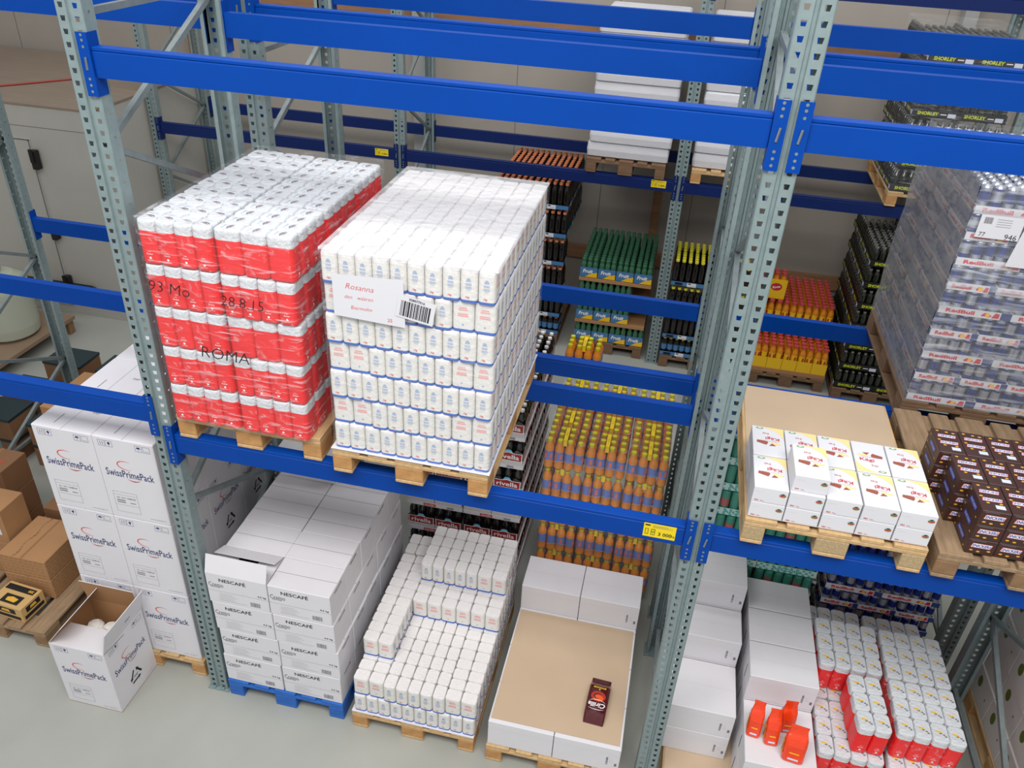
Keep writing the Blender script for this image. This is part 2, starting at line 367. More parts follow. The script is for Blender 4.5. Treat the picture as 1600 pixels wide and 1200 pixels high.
def beam_proto(L, BLUE):
    kk = (round(L, 3), BLUE.name)
    if kk in PLATE: return PLATE[kk]
    # box section with a step along the top edge, back at y=.055
    prof = [(.0, 0), (.0, .100), (.004, .104), (.0, .108), (.0, .118), (.004, .12), (.055, .12), (.055, 0)]
    b = M().prism(prof, .006, L-.006, BLUE).mesh('beam_body')
    def plate(sg):
        p = M(); a, c = (-.046, .004) if sg > 0 else (-.004, .046)
        p.box(a, .0065, -.075, c, .0115, .175, BLUE)                       # plate on the upright face
        wx = (.0, .004) if sg > 0 else (-.004, 0)
        p.box(wx[0], .0115, -.075, wx[1], .075, .175, BLUE)
        for z in (-.055, -.03, -.005, .12, .145, .165):
            F = (Vector(((a+c)/2, .0065, z)), X, Z, -Y); p.disc(F, 0, 0, .006, GALVD, 8)
        return p.mesh('end_plate')
    pin = M().bar((0, .0, 0), (.006, -.004, .05), .007, .007, GALVD).mesh('locking_pin')
    PLATE[kk] = (b, plate(1), plate(-1), pin); return PLATE[kk]
def beam(x, y, ztop, L, label, rear=False, tag=None, beam_mat=None):
    b, p0, p1, pin = beam_proto(L, beam_mat or BLUE)
    kids = [('end_plate', p0, (0, -.012-.006, 0), K0, [('locking_pin', pin, (-.024, .006, .03), K0)]), ('end_plate', p1, (L, -.018, 0), K0, [('locking_pin', pin, (.02, .006, .03), K0)])]
    loc = (x, y, ztop-.12)
    if rear: rz = math.pi; loc = (x+L, y, ztop-.12)
    else: rz = 0
    o = thing('rack_beam', b, kids, loc, label, 'shelf beam', 'blue shelf beams', rz=rz)
    if tag:
        lx, wd, hh = tag; g = M(); F = (Vector((0, -.0012, 0)), X, Z, -Y)
        g.rect(F, 0, 0, wd, hh, YEL, 0); g.text(F, '3 000', wd*.68, hh*.30, hh*.26, INK, bold=.02, off=.0005); g.text(F, 'kg', wd*.93, hh*.27, hh*.2, INK, off=.0005)
        g.rect(F, wd*.04, hh*.8, wd*.2, hh*.9, INK, .0005)
        for k in range(4): g.rect(F, wd*.28, hh*(.86-k*.05), wd*(.9 if k % 2 else .75), hh*(.875-k*.05), INKG, .0005)
        g.frame(F, wd*.06, hh*.18, wd*.16, hh*.6, hh*.03, INK, .0005).frame(F, wd*.24, hh*.15, wd*.37, hh*.6, hh*.03, INK, .0005).rect(F, wd*.24, hh*.36, wd*.37, hh*.4, INK, .0005).rect(F, wd*.30, hh*.15, wd*.31, hh*.6, INK, .0005)
        node('load_label', g.mesh('load_label'), o, (lx, 0, .12-.012-hh))
    return o
B1, B2, B3 = 2.70, 1.85, 2.70
UX = [-2.94, -.12, 2.70, 4.67]
fl = ['far left', 'beside the tall red pallet load', 'right of centre', 'at the right edge']
for i, x in enumerate(UX):
    frame_thing(x, 0, 'galvanised upright frame of the front rack, '+fl[i], start=.58 if i < 3 else .42)
    frame_thing(x, 1.38, 'galvanised upright frame of the second rack row, '+fl[i], start=.20)
L1, L1L, L2 = 2.10, 2.275, 4.03
BAYS = [(-2.82, 2.70, L1L, 'left bay'), (0, 2.70, L1, 'middle bay'), (2.82, 1.85, L1, 'right bay')]
for bx, L, z1, nm in BAYS:
    for z, lv in ((z1, 'lower'), (L2, 'upper')):
        if nm == 'left bay' and lv == 'upper': zz = 4.06
        else: zz = z
        if not (nm == 'left bay' and lv == 'upper'):
            beam(bx, 0, zz, L, 'bright blue %s shelf beam along the front of the front rack, %s' % (lv, nm), tag=(2.50, .155, .085) if (nm == 'middle bay' and lv == 'lower') else None)
        beam(bx, 1.10, zz, L, 'blue %s shelf beam at the back of the front rack, %s' % (lv, nm), rear=True)
        if not (nm == 'left bay' and lv == 'lower'): beam(bx, 1.38, zz, L, 'blue %s shelf beam at the front of the second rack row, %s' % (lv, nm))
        beam(bx, 2.48, zz if nm != 'left bay' or lv == 'upper' else 2.07, L, 'blue %s shelf beam at the back of the second rack row, %s' % (lv, nm), rear=True)
# rack along the back wall
WX = [-3.51, -.61, 2.36, 5.28]; wl = ['behind the red pallet load', 'behind the white sugar load', 'beside the green bottle packs', 'at the far right']
for i, x in enumerate(WX): frame_thing(x, 5.2, 'galvanised upright frame of the back wall rack, '+wl[i], start=.40, rise=.56)
for i in range(3):
    bx = WX[i]+.12; L = WX[i+1]-bx; nm = ['left bay', 'middle bay', 'right bay'][i]
    beam(bx, 5.2, 2.13, L, 'dark blue lower shelf beam at the front of the wall rack, '+nm, tag=(L-.22, .15, .075) if i < 2 else None, beam_mat=NAVY)
    beam(bx, 6.30, 2.13, L, 'dark blue lower shelf beam at the back of the wall rack, '+nm, rear=True, beam_mat=NAVY)
    if i == 2: beam(bx, 5.2, 4.0, L, 'dark blue upper shelf beam at the front of the wall rack, '+nm, beam_mat=NAVY)

# ------------------------------------------------------------------ pallets (0.8 x 1.2, boards along Y)
PAL = {}
def pallet_proto(bm, km):
    k = (bm.name, km.name)
    if k in PAL: return PAL[k]
    kids = []; r = random.Random(3)
    bl = [M().bbox(0, 0, 0, w, d, .078, km, .004).mesh('block') for w, d in ((.10, .145), (.145, .145))]
    for x0, w, q in ((0, .1, 0), (.3275, .145, 1), (.7, .1, 0)):
        for y0 in (0, .5275, 1.055): kids.append(('block', bl[q], (x0, y0, .022), K0))
        kids.append(('bottom_board', M().bbox(0, 0, 0, w, 1.2, .021, bm, .004).mesh('bottom_board'), (x0, 0, 0), K0))
    st = M().bbox(0, 0, 0, .8, .145, .021, bm, .003).mesh('cross_board')
    for y0 in (0, .5275, 1.055): kids.append(('cross_board', st, (0, y0, .1005), K0))
    for x0, w in ((0, .145), (.1875, .1), (.3275, .145), (.5125, .1), (.655, .145)):
        kids.append(('deck_board', M().bbox(0, 0, 0, w, 1.2, .022, bm, .003).mesh('deck_board'), (x0, 0, .122), K0))
    PAL[k] = kids; return kids
def pallet(x, y, z, label, style='pine', rz=0):
    bm, km = {'pine': (PINE, PINED), 'old': (OLDW, OLDD), 'blue': (BLUEP, BLUEP), 'chip': (PINE, CHIP), 'dark': (DARKW, DARKW)}[style]
    return thing('pallet', None, pallet_proto(bm, km), (x, y, z+.001), label, 'pallet', 'pallets', rz=rz)
PH = .146

# ------------------------------------------------------------------ sugar bundles
NW, WW, SH = .0785, .0995, .1495
def sugar_pack():
    m = M(); w, d, h = NW-.002, WW-.002, SH-.003; r = .017
    rings = [rr(w, d, .014, 0, k=.97), rr(w, d, r, .004), rr(w, d, r, .013), rr(w, d, r, .11), rr(w, d, r, h-.016), rr(w, d, .014, h-.005, k=.965), rr(w, d, .012, h, k=.90)]
    m.loft(rings, [SBLUE, SBLUE, PAPERW, PAPERW, PAPERT, PAPERT])
    for F in ((Vector((0, -d/2, 0)), X, Z, -Y), (Vector((0, d/2, 0)), -X, Z, Y)):
        m.text(F, '1kg', -.004, .026, .012, INKR, shear=.1, bold=.02)
        m.poly(F, [(-.012, .098), (.012, .098), (.007, .112), (0, .117), (-.007, .112)], SPRB)
        for z in (.090, .084, .074, .068): m.rect(F, -.013, z-.0018, .013, z+.0018, SPRB)
        m.rect(F, -.010, .060, .010, .062, SPRB)
    for F in ((Vector((w/2, 0, 0)), Y, Z, X), (Vector((-w/2, 0, 0)), -Y, Z, -X)):
        for z, q in ((.116, .017), (.106, .021), (.086, .023), (.077, .024)): m.rect(F, -q, z-.003, q, z+.003, SPRR)
        m.disc(F, 0, .034, .005, SPRB, 8)
    return m.mesh('sugar_bag')
SP = sugar_pack(); rs = random.Random(5)
def sugar_bundle(x, y, z, rot, label, keep, group, jit=.0012):
    """10 bags, 5 N-wide by 2 W-deep; rot: 2 W-wide by 5 N-deep; x,y = low corner"""
    o = thing('sugar_bundle', None, [], (x, y, z), label, 'sugar bundle', group); n = 0
    for i in range(5):
        for j in range(2):
            if rot: px, py, rz = (j+.5)*WW, (i+.5)*NW, math.pi/2
            else: px, py, rz = (i+.5)*NW, (j+.5)*WW, 0
            if keep(x+px, y+py, z):
                node('sugar_bag', SP, o, (px+rs.uniform(-jit, jit)*.6, py+rs.uniform(-jit, jit)*.6, 0), rz+rs.uniform(-.01, .01)); n += 1
    if n == 0: bpy.data.objects.remove(o)
def sugar_layer(x0, y0, z, kind, pred, lab, keep, group):
    if kind == 'A':
        for c in range(2):
            for r_ in range(6):
                bx, by = x0+c*5*NW, y0+r_*2*WW
                if pred(bx+.1, by+.1): sugar_bundle(bx, by, z, False, lab(row(r_, 6)+', '+colw(c, 2)), keep, group)
    else:
        for c, bx in ((0, x0), (2, x0+2*WW+5*NW)):
            for r_ in range(3):
                by = y0+r_*5*NW+.012
                if pred(bx+.1, by+.2): sugar_bundle(bx, by, z, True, lab(row(r_, 3)+', sideways, '+('left' if c == 0 else 'right')), keep, group)
        for r_ in range(6):
            by = y0+r_*2*WW
            if pred(x0+.4, by+.1): sugar_bundle(x0+2*WW, by, z, False, lab(row(r_, 6)+', centre'), keep, group)
# upper load on the shelf, 7 layers
UXs, UYs, UZs = .945, -.045, L1+PH+.004
pallet(.93, -.055, L1, 'pine pallet on the blue shelf under the tall white sugar load')
m = M(); m.box(0, 0, 0, .81, 1.21, .003, WCARD); thing('paper_sheet', m.mesh('paper_sheet'), [], (.928, -.06, L1+PH+.0005), 'white paper sheet between the pine pallet and the tall sugar load', 'paper sheet')
for k in range(7):
    def keep(px, py, z, k=k): return k == 6 or py < UYs+.12 or px > UXs+.785-.115 or px < UXs+.1 or py > UYs+1.09
    sugar_layer(UXs, UYs, UZs+k*SH, 'AB'[k % 2], lambda a, b: True, lambda s, k=k: 'white sugar bundle, %s, %s, in the tall shelf load' % (lay(k, 7), s), keep, 'bundles in the tall sugar load on the shelf')
# floor pallet of sugar, stepped
FXs, FYs, FZs = .915, -.03, PH+.004
pallet(.90, -.04, 0, 'pine pallet on the floor under the stepped white sugar bundles')
m = M(); m.box(0, 0, 0, .80, 1.2, .003, WCARD); thing('paper_sheet', m.mesh('paper_sheet'), [], (.90, -.04, PH+.0005), 'white paper sheet on the floor pallet under the stepped sugar bundles', 'paper sheet')
def K1(px, py, z): return py < FYs+.12 or px > FXs+.67 or px < FXs+.1
def K2(px, py, z): return py < .62 or px > FXs+.67 or px < FXs+.22
g2 = 'bundles on the stepped sugar pallet'
sugar_layer(FXs, FYs, FZs, 'A', lambda a, b: True, lambda s: 'white sugar bundle, bottom layer, %s, on the stepped floor pallet' % s, K1, g2)
sugar_layer(FXs, FYs, FZs+SH, 'B', lambda a, b: True, lambda s: 'white sugar bundle, second layer, %s, on the stepped floor pallet' % s, K2, g2)
z3 = FZs+2*SH; KA = lambda *a: True
for i, by in enumerate((.165, .167+5*NW)): sugar_bundle(FXs, by, z3, True, 'white sugar bundle, third layer up, %s of the left column on the stepped pallet' % ('front' if i == 0 else 'rear'), KA, g2)
for i in range(3): sugar_bundle(FXs+2*WW+i*2*WW, .548, z3, True, 'white sugar bundle, third layer up, %s of three across the stepped pallet' % colw(i, 3), KA, g2)
for i in range(2): sugar_bundle(FXs+i*.394, .962, z3, False, 'white sugar bundle, third layer up, rear row, %s, on the stepped pallet' % colw(i, 3), KA, g2)
z4 = z3+SH
for i in range(2): sugar_bundle(FXs+2*WW, .735+i*2*WW, z4, False, 'white sugar bundle, top layer, centre %s, on the stepped floor pallet' % ('front' if i == 0 else 'rear'), KA, g2)
sugar_bundle(FXs+2*WW+5*NW, .735, z4, True, 'white sugar bundle, top layer, turned sideways at the right, on the stepped pallet', KA, g2)

# ------------------------------------------------------------------ red packs
RN, RW, RH = .0905, .1255, .2130
def red_pack(colored=False):
    m = M(); w, d, h = RN-.0015, RW-.0015, RH-.004; r = .023
    rings = [rr(w, d, .02, 0, 4, k=.95), rr(w, d, r, .008, 4), rr(w, d, r, .100, 4), rr(w, d, r, .160, 4), rr(w, d, r, .196, 4, k=.995), rr(w, d, .020, .204, 4, k=.965), rr(w, d, .016, h, 4, k=.90)]
    m.loft(rings, [RED, RED, RED, REDT, REDT, REDT])
    T = (Vector((0, 0, h)), X, Y, Z)
    if colored:
        m.poly(T, [(-.022, .002), (.010, -.004), (.011, .004), (-.004, .010), (-.021, .011)], RBY, .001); m.disc(T, .002, -.006, .009, INKG, 8, .005, off=.0009)
        for a, b in ((.018, -.012), (.026, -.022)): m.disc(T, a, b, .007, INKG, 8, .005, off=.001)
    else:
        m.poly(T, [(-.026, .0), (-.006, .012), (.016, .004), (.026, -.012), (.0, .0)], INKG, .001); m.poly(T, [(-.016, -.004), (.002, -.004), (.022, -.018), (.0, -.010)], KBRN, .0011)
        m.rect(T, -.024, .028, .024, .030, SPRB, .001)
    for F in ((Vector((0, -d/2, 0)), X, Z, -Y), (Vector((w/2, 0, 0)), Y, Z, X)):
        m.text(F, '1 kg e', 0, .062, .007, CREAM, bold=.01); m.text(F, 'Zucker', 0, .050, .0075, CREAM, bold=.01)
        m.disc(F, 0, .030, .006, CREAM, 8); m.rect(F, -.014, .018, .014, .0195, CREAM); 
    return m.mesh('red_pack')
RP, RPC = red_pack(), red_pack(True)
def wrapmesh(w, d, h, mt, seed=0, amp=.004, segs=6, sag=0):
    r = random.Random(seed); m = M(); rings = []
    n = 4
    for zz, k in ((.0, 1.0), (h*.5, 1.0), (h-.012, 1.0), (h, .985)):
        ring = rr(w*k, d*k, .03, zz, n); rings.append([(a+r.uniform(-amp, amp)*.5, b+r.uniform(-amp, amp)*.5, c+r.uniform(-amp, amp)*.4) for a, b, c in ring])
    m.loft(rings, [mt], cap0=False, cap1=True); return m.mesh('film_wrap')
FB = [wrapmesh(4*RN+.001, 3*RW+.001, RH, FILMB, s, amp=.0015) for s in range(3)]
def red_bundle(x, y, z, rot, label, group, keep=KA, nx=4, ny=3, me=None, rz=0, wrap=True):
    me = me or RP; w, d = (nx*RN, ny*RW)
    if rot: w, d = d, w
    o = thing('red_sugar_bundle', None, [], (x+w/2, y+d/2, z), label, 'wrapped bundle', group, rz=rz); n = 0
    for i in range(nx):
        for j in range(ny):
            px, py = (i+.5)*RN-nx*RN/2, (j+.5)*RW-ny*RW/2; q = 0
            if rot: px, py, q = -py, px, math.pi/2
            if keep(x+w/2+px, y+d/2+py): node('red_pack', me, o, (px+rs.uniform(-.001, .001), py, 0), q+rs.uniform(-.02, .02)); n += 1
    if n == 0: bpy.data.objects.remove(o); return
    if wrap and nx == 4: node('film_wrap', FB[rs.randrange(3)], o, (0, 0, 0), math.pi/2 if rot else 0)
RX, RY, RZ = .07, -.045, L1+PH+.003
pallet(.045, -.005, L1, 'pine pallet on the blue shelf under the tall red pack load')
for k in range(5):
    kp = lambda px, py, k=k: k == 4 or py < RY+.13 or px > RX+.63 or px < RX+.1
    zk = RZ+k*(RH+.0035)
    if k in (4, 2):
        for j in range(3):
            red_bundle(RX, RY+j*3*RW*1.012, zk, False, 'wrapped red pack bundle, %s, %s, left side of shelf load' % (lay(k, 5), row(j, 3)), 'wrapped bundles in the tall red load', kp)
            red_bundle(RX+4*RN+.009, RY+.01+j*(4*RN+.015), zk, True, 'wrapped red pack bundle, %s, %s, right side of shelf load' % (lay(k, 5), row(j, 3)), 'wrapped bundles in the tall red load', kp)
    else:
        for j in range(3):
            for c in range(2):
                red_bundle(RX+c*(4*RN+.012), RY+j*3*RW*1.012, zk, False, 'wrapped red pack bundle, %s, %s, %s side of shelf load' % (lay(k, 5), row(j, 3), colw(c, 2)), 'wrapped bundles in the tall red load', kp)
def load_wrap(x, y, z, w, d, h, mt, label, seed, open_bottom=.0, cat='stretch film', lean=.0, top=True, topm=None, nz=12, amp=.006):
    r = random.Random(seed); m = M(); rings = []; n = 5; base = rr(w, d, .03, 0, n); off = [r.uniform(-amp, amp) for _ in base]
    for i in range(nz+1):
        zz = h*i/nz; rings.append([(a*(1+o_+r.uniform(-amp, amp)*.5), b*(1+o_*.6+r.uniform(-amp, amp)*.4), zz+r.uniform(-.006, .006)) for (a, b, c), o_ in zip(base, off)])
    m.loft(rings, [mt], cap0=False, cap1=False)
    if top:
        m.loft([rings[-1], [(a*.985, b*.985, h+.004) for a, b, c in rings[-1]]], [topm or mt], cap0=False, cap1=True)
    thing('stretch_wrap', m.mesh('stretch_wrap'), [], (x+w/2, y+d/2, z), label, cat)
load_wrap(RX-.006, RY-.012, RZ+.008, 4*RN+3*RW+.018, 9*RW+.06, 5*(RH+.003)-.002, FILM, 'crumpled clear stretch film wrapped round the tall red pack load', 3)
load_wrap(UXs-.010, UYs-.012, UZs+.010, 10*NW+.02, 12*WW+.03, 7*SH-.002, FILMC, 'clear stretch film wrapped round the tall white sugar load', 4, topm=FILMT)
# handwriting on the red load film
m = M(); F = (Vector((0, 0, 0)), X, Z, -Y)
for st, hx, hz, hh, rot_, pos in (('93 Mo', .14, .765, .055, -.05, 'upper left'), ('28.8.15', .50, .745, .050, -.02, 'upper right'), ('ROMA', .37, .45, .060, -.02, 'middle')):
    m = M(); m.text(F, st, 0, 0, hh, INK, shear=.15, rot=rot_, bold=-.012)
    thing('handwriting', m.mesh('handwriting'), [], (RX-.01+hx, RY-.024, RZ+hz), 'black marker writing on the film front of the red pack load, '+pos, 'handwriting')
# delivery note + barcode sticker on the white load
m = M(); m.add([(0, 0, 0), (.33, 0, -.015), (.325, 0, .215), (.0, 0, .20)], [(0, 1, 2, 3)], WCARD2); F = (Vector((0, 0, 0)), X, Z, -Y)
m.text(F, 'Rosanna', .125, .150, .026, INKR, shear=.3, bold=-.012, rot=-.03); m.text(F, 'den   wäären', .12, .10, .017, INKR, shear=.3, bold=-.012); m.text(F, 'Biermohn', .13, .050, .017, INKR, shear=.2, bold=-.01); m.text(F, '25', .26, .012, .016, INKR)
thing('delivery_note', m.mesh('delivery_note'), [], (UXs+.06, UYs-.019, UZs+5.05*SH), 'white paper note with red handwriting on the front of the tall sugar load', 'paper note')
m = M(); m.rect(F, -.085, -.055, .085, .055, WCARD2, 0); m.barcode(F, -.068, -.045, .068, .03, seed=4); m.text(F, '028077016', 0, .043, .012, INK, bold=.02)
thing('barcode_sticker', m.mesh('barcode_sticker'), [], (UXs+.44, UYs-.022, UZs+5.6*SH), 'white barcode sticker tilted beside the paper note on the sugar load', 'sticker', rot=(0, .17, 0))
# bottom right pallet of red packs
QX, QY = 3.68, .085; gR = 'wrapped bundles on the right floor pallet'
pallet(3.66, .07, 0, 'pine pallet on the floor under the red packs with silvery tops')
for k in range(3):
    zk = PH+.003+k*(RH+.0035)
    for j in range(3):
        for c in range(2):
            if k == 2 and j == 0: continue
            if k == 2 and c == 0 and j == 1: continue
            if k == 0 and j > 0 and c == 0: continue
            red_bundle(QX+c*(4*RN+.02), QY+j*(3*RW+.007)-(.0 if k < 2 else .32), zk, False, 'silvery-topped red pack bundle, %s, %s, %s, floor pallet' % (lay(k, 3), row(j, 3), colw(c, 2)), gR, me=RPC, rz=0, keep=(lambda px, py, k=k: k > 0 or py < QY+.13))
zk = PH+.003+2*(RH+.0035)
red_bundle(QX+2*RN-.02, QY+.045, zk, False, 'opened pair of red pack rows in torn film, centre of the right floor pallet', gR, nx=2, me=RPC, rz=.05)
m = M(); 
fl_ = [(-.02, -.16, .0), (.08, -.10, .06), (.03, .02, .09), (.09, .12, .05), (-.03, .18, .02), (-.05, .04, .03)]
m.add(fl_, [(0, 1, 2, 5), (5, 2, 3, 4)], FILMB); thing('torn_film', m.mesh('torn_film'), [], (QX+4*RN+.0, QY+.27, zk+RH+.004), 'torn clear film standing up between the opened red packs', 'film')

# ------------------------------------------------------------------ cartons
def nescafe():
    w, d, h = .392, .238, .238; m = M(); m.bbox(0, 0, 0, w, d, h, WCARD, .003); F = FF(w, d, h); R_ = FR(w, d, h); T = FT(w, d, h)
    m.text(F, 'NESCAFÉ', .170, h*.83, .033, INK, w=.172, bold=.016); m.text(F, 'Cremo', .012, h*.64, .032, INK, w=.095, align='l', bold=-.005); m.text(F, 'sensa', .055, h*.56, .012, INKG, w=.06)
    m.rect(F, .0, h*.42, w, h*.425, INKG); m.text(F, '4.5 kg', .352, h*.50, .016, INK, bold=.02, w=.055)
    for k in range(5): m.rect(F, .07, h*(.34-.05*k), .07+.15*(.6+.1*(k % 3)), h*(.345-.05*k), INKG)
    m.rect(F, .065, h*.10, .25, h*.105, INKG); m.barcode(F, .27, h*.10, .335, h*.25, INKG, 3)
    m.rect(T, 0, d/2-.0012, w, d/2+.0012, INKG); m.text(R_, 'NESCAFÉ', d*.5, h*.88, .020, INK, w=.10, bold=.01)
    m.rect(R_, 0, h*.42, d, h*.425, LCARD); return m
NM = nescafe().mesh('coffee_carton')
g = 'coffee cartons stacked on the blue pallet'
pallet(.03, -.02, 0, 'blue painted pallet on the floor under the coffee cartons', 'blue')
for k in range(4):
    for r_ in range(5):
        for c in range(2):
            if k == 3 and r_ == 0 and c == 0: continue
            sh = (.0, -.012, -.02, .0)[k]*0
            thing('coffee_carton', NM, [], (.032+c*.398+rs.uniform(-.003, .003)+(0.0, .006, -.006, -.012)[k], -.01+r_*.2405+rs.uniform(-.001, .001), PH+.001+k*.2395), 'white coffee carton with black lettering, %s, %s, %s, on the blue pallet' % (lay(k, 4), row(r_, 5), colw(c, 2)), 'coffee carton', g)
thing('coffee_carton', NM, [], (.04, .955, PH+.001+4*.2395), 'single white coffee carton lying on top of the rear row of the coffee stack', 'coffee carton')
# open one
w, d, h = .392, .238, .238; m = M(); tk = .004
m.box(0, 0, 0, w, d, tk, WCARD).box(0, 0, tk, w, tk, h, WCARD).box(0, d-tk, tk, w, d, h, WCARD).box(0, tk, tk, tk, d-tk, h, WCARD).box(w-tk, tk, tk, w, d-tk, h, WCARD)
src = nescafe(); m2 = M()
for f, mi_, s_ in zip(src.f, src.m, src.sm):
    if src.ms[mi_] is not WCARD and all(abs(src.v[i][2]-h) > .002 for i in f): m.add([src.v[i] for i in f], [tuple(range(len(f)))], src.ms[mi_])
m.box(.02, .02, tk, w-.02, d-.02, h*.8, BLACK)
def flap(w, l, ang, face): # hinged at x axis, thin panel
    q = M(); q.box(0, 0, -.002, w, l, .002, WCARD); return q.mesh('flap')
kids = [('flap', flap(w, .12, 0, 0), (0, .002, h), (math.radians(70), 0, 0)), ('flap', flap(w, .12, 0, 0), (w, d-.002, h), (math.radians(22), 0, math.pi)),
        ('flap', M().box(0, 0, -.002, .13, d-.02, .002, WCARD).mesh('flap'), (.002, .01, h-.006), (0, math.radians(4), 0)), ('flap', M().box(-.13, 0, -.002, 0, d-.02, .002, WCARD).mesh('flap'), (w-.002, .01, h-.006), (0, -math.radians(4), 0))]
thing('coffee_carton', m.mesh('open_carton'), kids, (.020, -.01, PH+.001+3*.2395), 'opened white coffee carton with raised flaps, top of the front left stack', 'coffee carton', g)

# tall white shipping cartons
def spp(w=.382, d=.385, h=.592, sides=('F', 'R', 'T'), top=True):
    m = M(); (m.bbox(0, 0, 0, w, d, h, WCARD, .004) if top else None)
    for F, ww, isF in ((FF(w, d, h), w, 1), (FR(w, d, h), d, 0)):
        m.text(F, 'SwissPrimePack', ww*.5, h*.585, .052, INKB, w=ww*.80, bold=.008)
        m.arc(F, ww*.47, h*.69, .055, .030, 60, 300, .007, INKR, rot=-.1); m.arc(F, ww*.55, h*.535, .042, .016, 190, 350, .006, INKR); m.arc(F, ww*.55, h*.525, .026, .012, 200, 340, .004, INKR)
        for x0 in (.035, .082, ww-.115, ww-.066): m.frame(F, x0, h*.895, x0+.042, h*.965, .0016, INKB)
        m.disc(F, .103, h*.936, .009, INKB, 8); m.rect(F, .1015, h*.905, .1045, h*.936, INKB)
        m.rect(F, .048, h*.91, .051, h*.95, INKB).rect(F, .062, h*.91, .065, h*.95, INKB)
        m.poly(F, [(ww-.108, h*.93), (ww-.080, h*.93), (ww-.087, h*.95), (ww-.101, h*.95)], INKB).rect(F, ww-.095, h*.905, ww-.093, h*.93, INKB)
        m.rect(F, ww-.058, h*.91, ww-.034, h*.913, INKB); m.text(F, 'www.swisspp.ch', ww-.075, h*.05, .007, INKB, w=.10)
        if isF:
            m.frame(F, .045, h*.08, .045+.155, h*.34, .0013, INKG); m.rect(F, .045, h*.30, .2, h*.302, INKG).rect(F, .045, h*.17, .2, h*.172, INKG)
            m.text(F, 'Nr. 2211 200B.00', .125, h*.265, .010, INK, w=.12); m.rect(F, .06, h*.225, .115, h*.237, INKG).rect(F, .06, h*.20, .115, h*.212, INKG).rect(F, .145, h*.205, .18, h*.214, INKG)
        else:
            for k in range(3):
                t0 = math.radians(90+120*k); t1 = math.radians(90+120*(k+1)); P0 = (ww*.5+.075*math.cos(t0), h*.25+.075*math.sin(t0)); P1 = (ww*.5+.075*math.cos(t1), h*.25+.075*math.sin(t1))
                dx, dy = (P1[0]-P0[0])/.13, (P1[1]-P0[1])/.13; nx_, ny_ = -dy*.007, dx*.007
                A = (P0[0]+dx*.022, P0[1]+dy*.022); B = (P0[0]+dx*.082, P0[1]+dy*.082); C_ = (P0[0]+dx*.108, P0[1]+dy*.108)
                m.poly(F, [(A[0]-nx_, A[1]-ny_), (B[0]-nx_, B[1]-ny_), (B[0]+nx_, B[1]+ny_), (A[0]+nx_, A[1]+ny_)], INK)
                m.poly(F, [(B[0]-nx_*2.2, B[1]-ny_*2.2), (C_[0], C_[1]), (B[0]+nx_*2.2, B[1]+ny_*2.2)], INK)
            m.text(F, 'PAP', ww*.5, h*.25, .018, INKB, bold=.02)
    if top:
        T = FT(w, d, h); m.rect(T, w/2-.001, 0, w/2+.001, d, INKG); m.rect(T, w*.30, d*.12, w*.31, d*.36, INK); m.text(T, 'PAP', w*.75, d*.5, .02, INKG)
    return m
SM = spp().mesh('shipping_carton'); g = 'white shipping cartons in the left bay'
pallet(-.99, .06, 0, 'pine pallet on the floor under the tall white shipping cartons')
for k in range(3):
    for r_ in range(3):
        for c in range(2):
            if c == 0 and r_ > 0 and k < 2: continue
            thing('shipping_carton', SM, [], (-.975+c*.3845, .075+r_*.388, PH+.001+k*.5935), 'tall white carton with blue logo print, %s, %s, %s, left bay' % (lay(k, 3), row(r_, 3), colw(c, 2)), 'carton', g)
pallet(-.99, 1.30, 0, 'pine pallet under the rear tall white shipping cartons of the second row')
for k in range(3):
    for r_ in range(3):
        for c in range(2):
            if (c == 0 or r_ == 0) and k < 2: continue
            thing('shipping_carton', SM, [], (-.975+c*.3845, 1.32+r_*.388, PH+.001+k*.5935), 'tall white carton with blue logo print, %s, %s, %s, second rack row' % (lay(k, 3), row(r_, 3), colw(c, 2)), 'carton', g)
# open carton on the floor
w, d, h = .382, .385, .55; m = spp(w, d, h, top=False); t_ = .004
m.box(0, 0, 0, w, d, t_, BCARD)
for a in ((0, 0, w, t_), (0, d-t_, w, d), (0, t_, t_, d-t_), (w-t_, t_, w, d-t_)):
    m.box(a[0], a[1], t_, a[2], a[3], h, WCARD)
m.rect((Vector((0, t_, 0)), X, Z, Y), t_, t_, w-t_, h, BCARD).rect((Vector((0, d-t_, 0)), X, Z, -Y), t_, t_, w-t_, h, BCARD)
m.rect((Vector((t_, 0, 0)), Y, Z, X), t_, t_, d-t_, h, BCARD).rect((Vector((w-t_, 0, 0)), Y, Z, -X), t_, t_, d-t_, h, BCARD)
def fl2(w, l, inner, sg=1):
    q = M(); q.box(0, 0, -.002, w, l, .002, WCARD); q.rect((Vector((0, 0, -.002)), X, Y, -Z), 0, 0, w, l, inner, .0006)
    q.text((Vector((0, 0, .002)), X, Y, Z), 'PAP', w*.6, l*.4, .02, INKB); return q.mesh('flap')
flw = M(); flw.box(0, 0, -.002, w, .19, .002, WCARD)
kids = [('flap', flw.mesh('flap'), (0, .003, h), (math.radians(-8), 0, 0)),
        ('flap', fl2(w, .19, BCARD), (w, d-.002, h), (math.radians(-100)+math.pi, 0, math.pi)),
        ('flap', fl2(d, .19, BCARD), (.002, d, h), (math.radians(52), 0, -math.pi/2)),
        ('flap', fl2(d, .19, BCARD), (w-.002, 0, h), (math.radians(105), 0, math.pi/2))]
thing('open_carton', m.mesh('open_shipping_carton'), kids, (-.945, -.325, .001), 'opened tall white carton with brown inside standing on the floor before the stack', 'carton', rz=.0)
r = random.Random(2); pk = M()
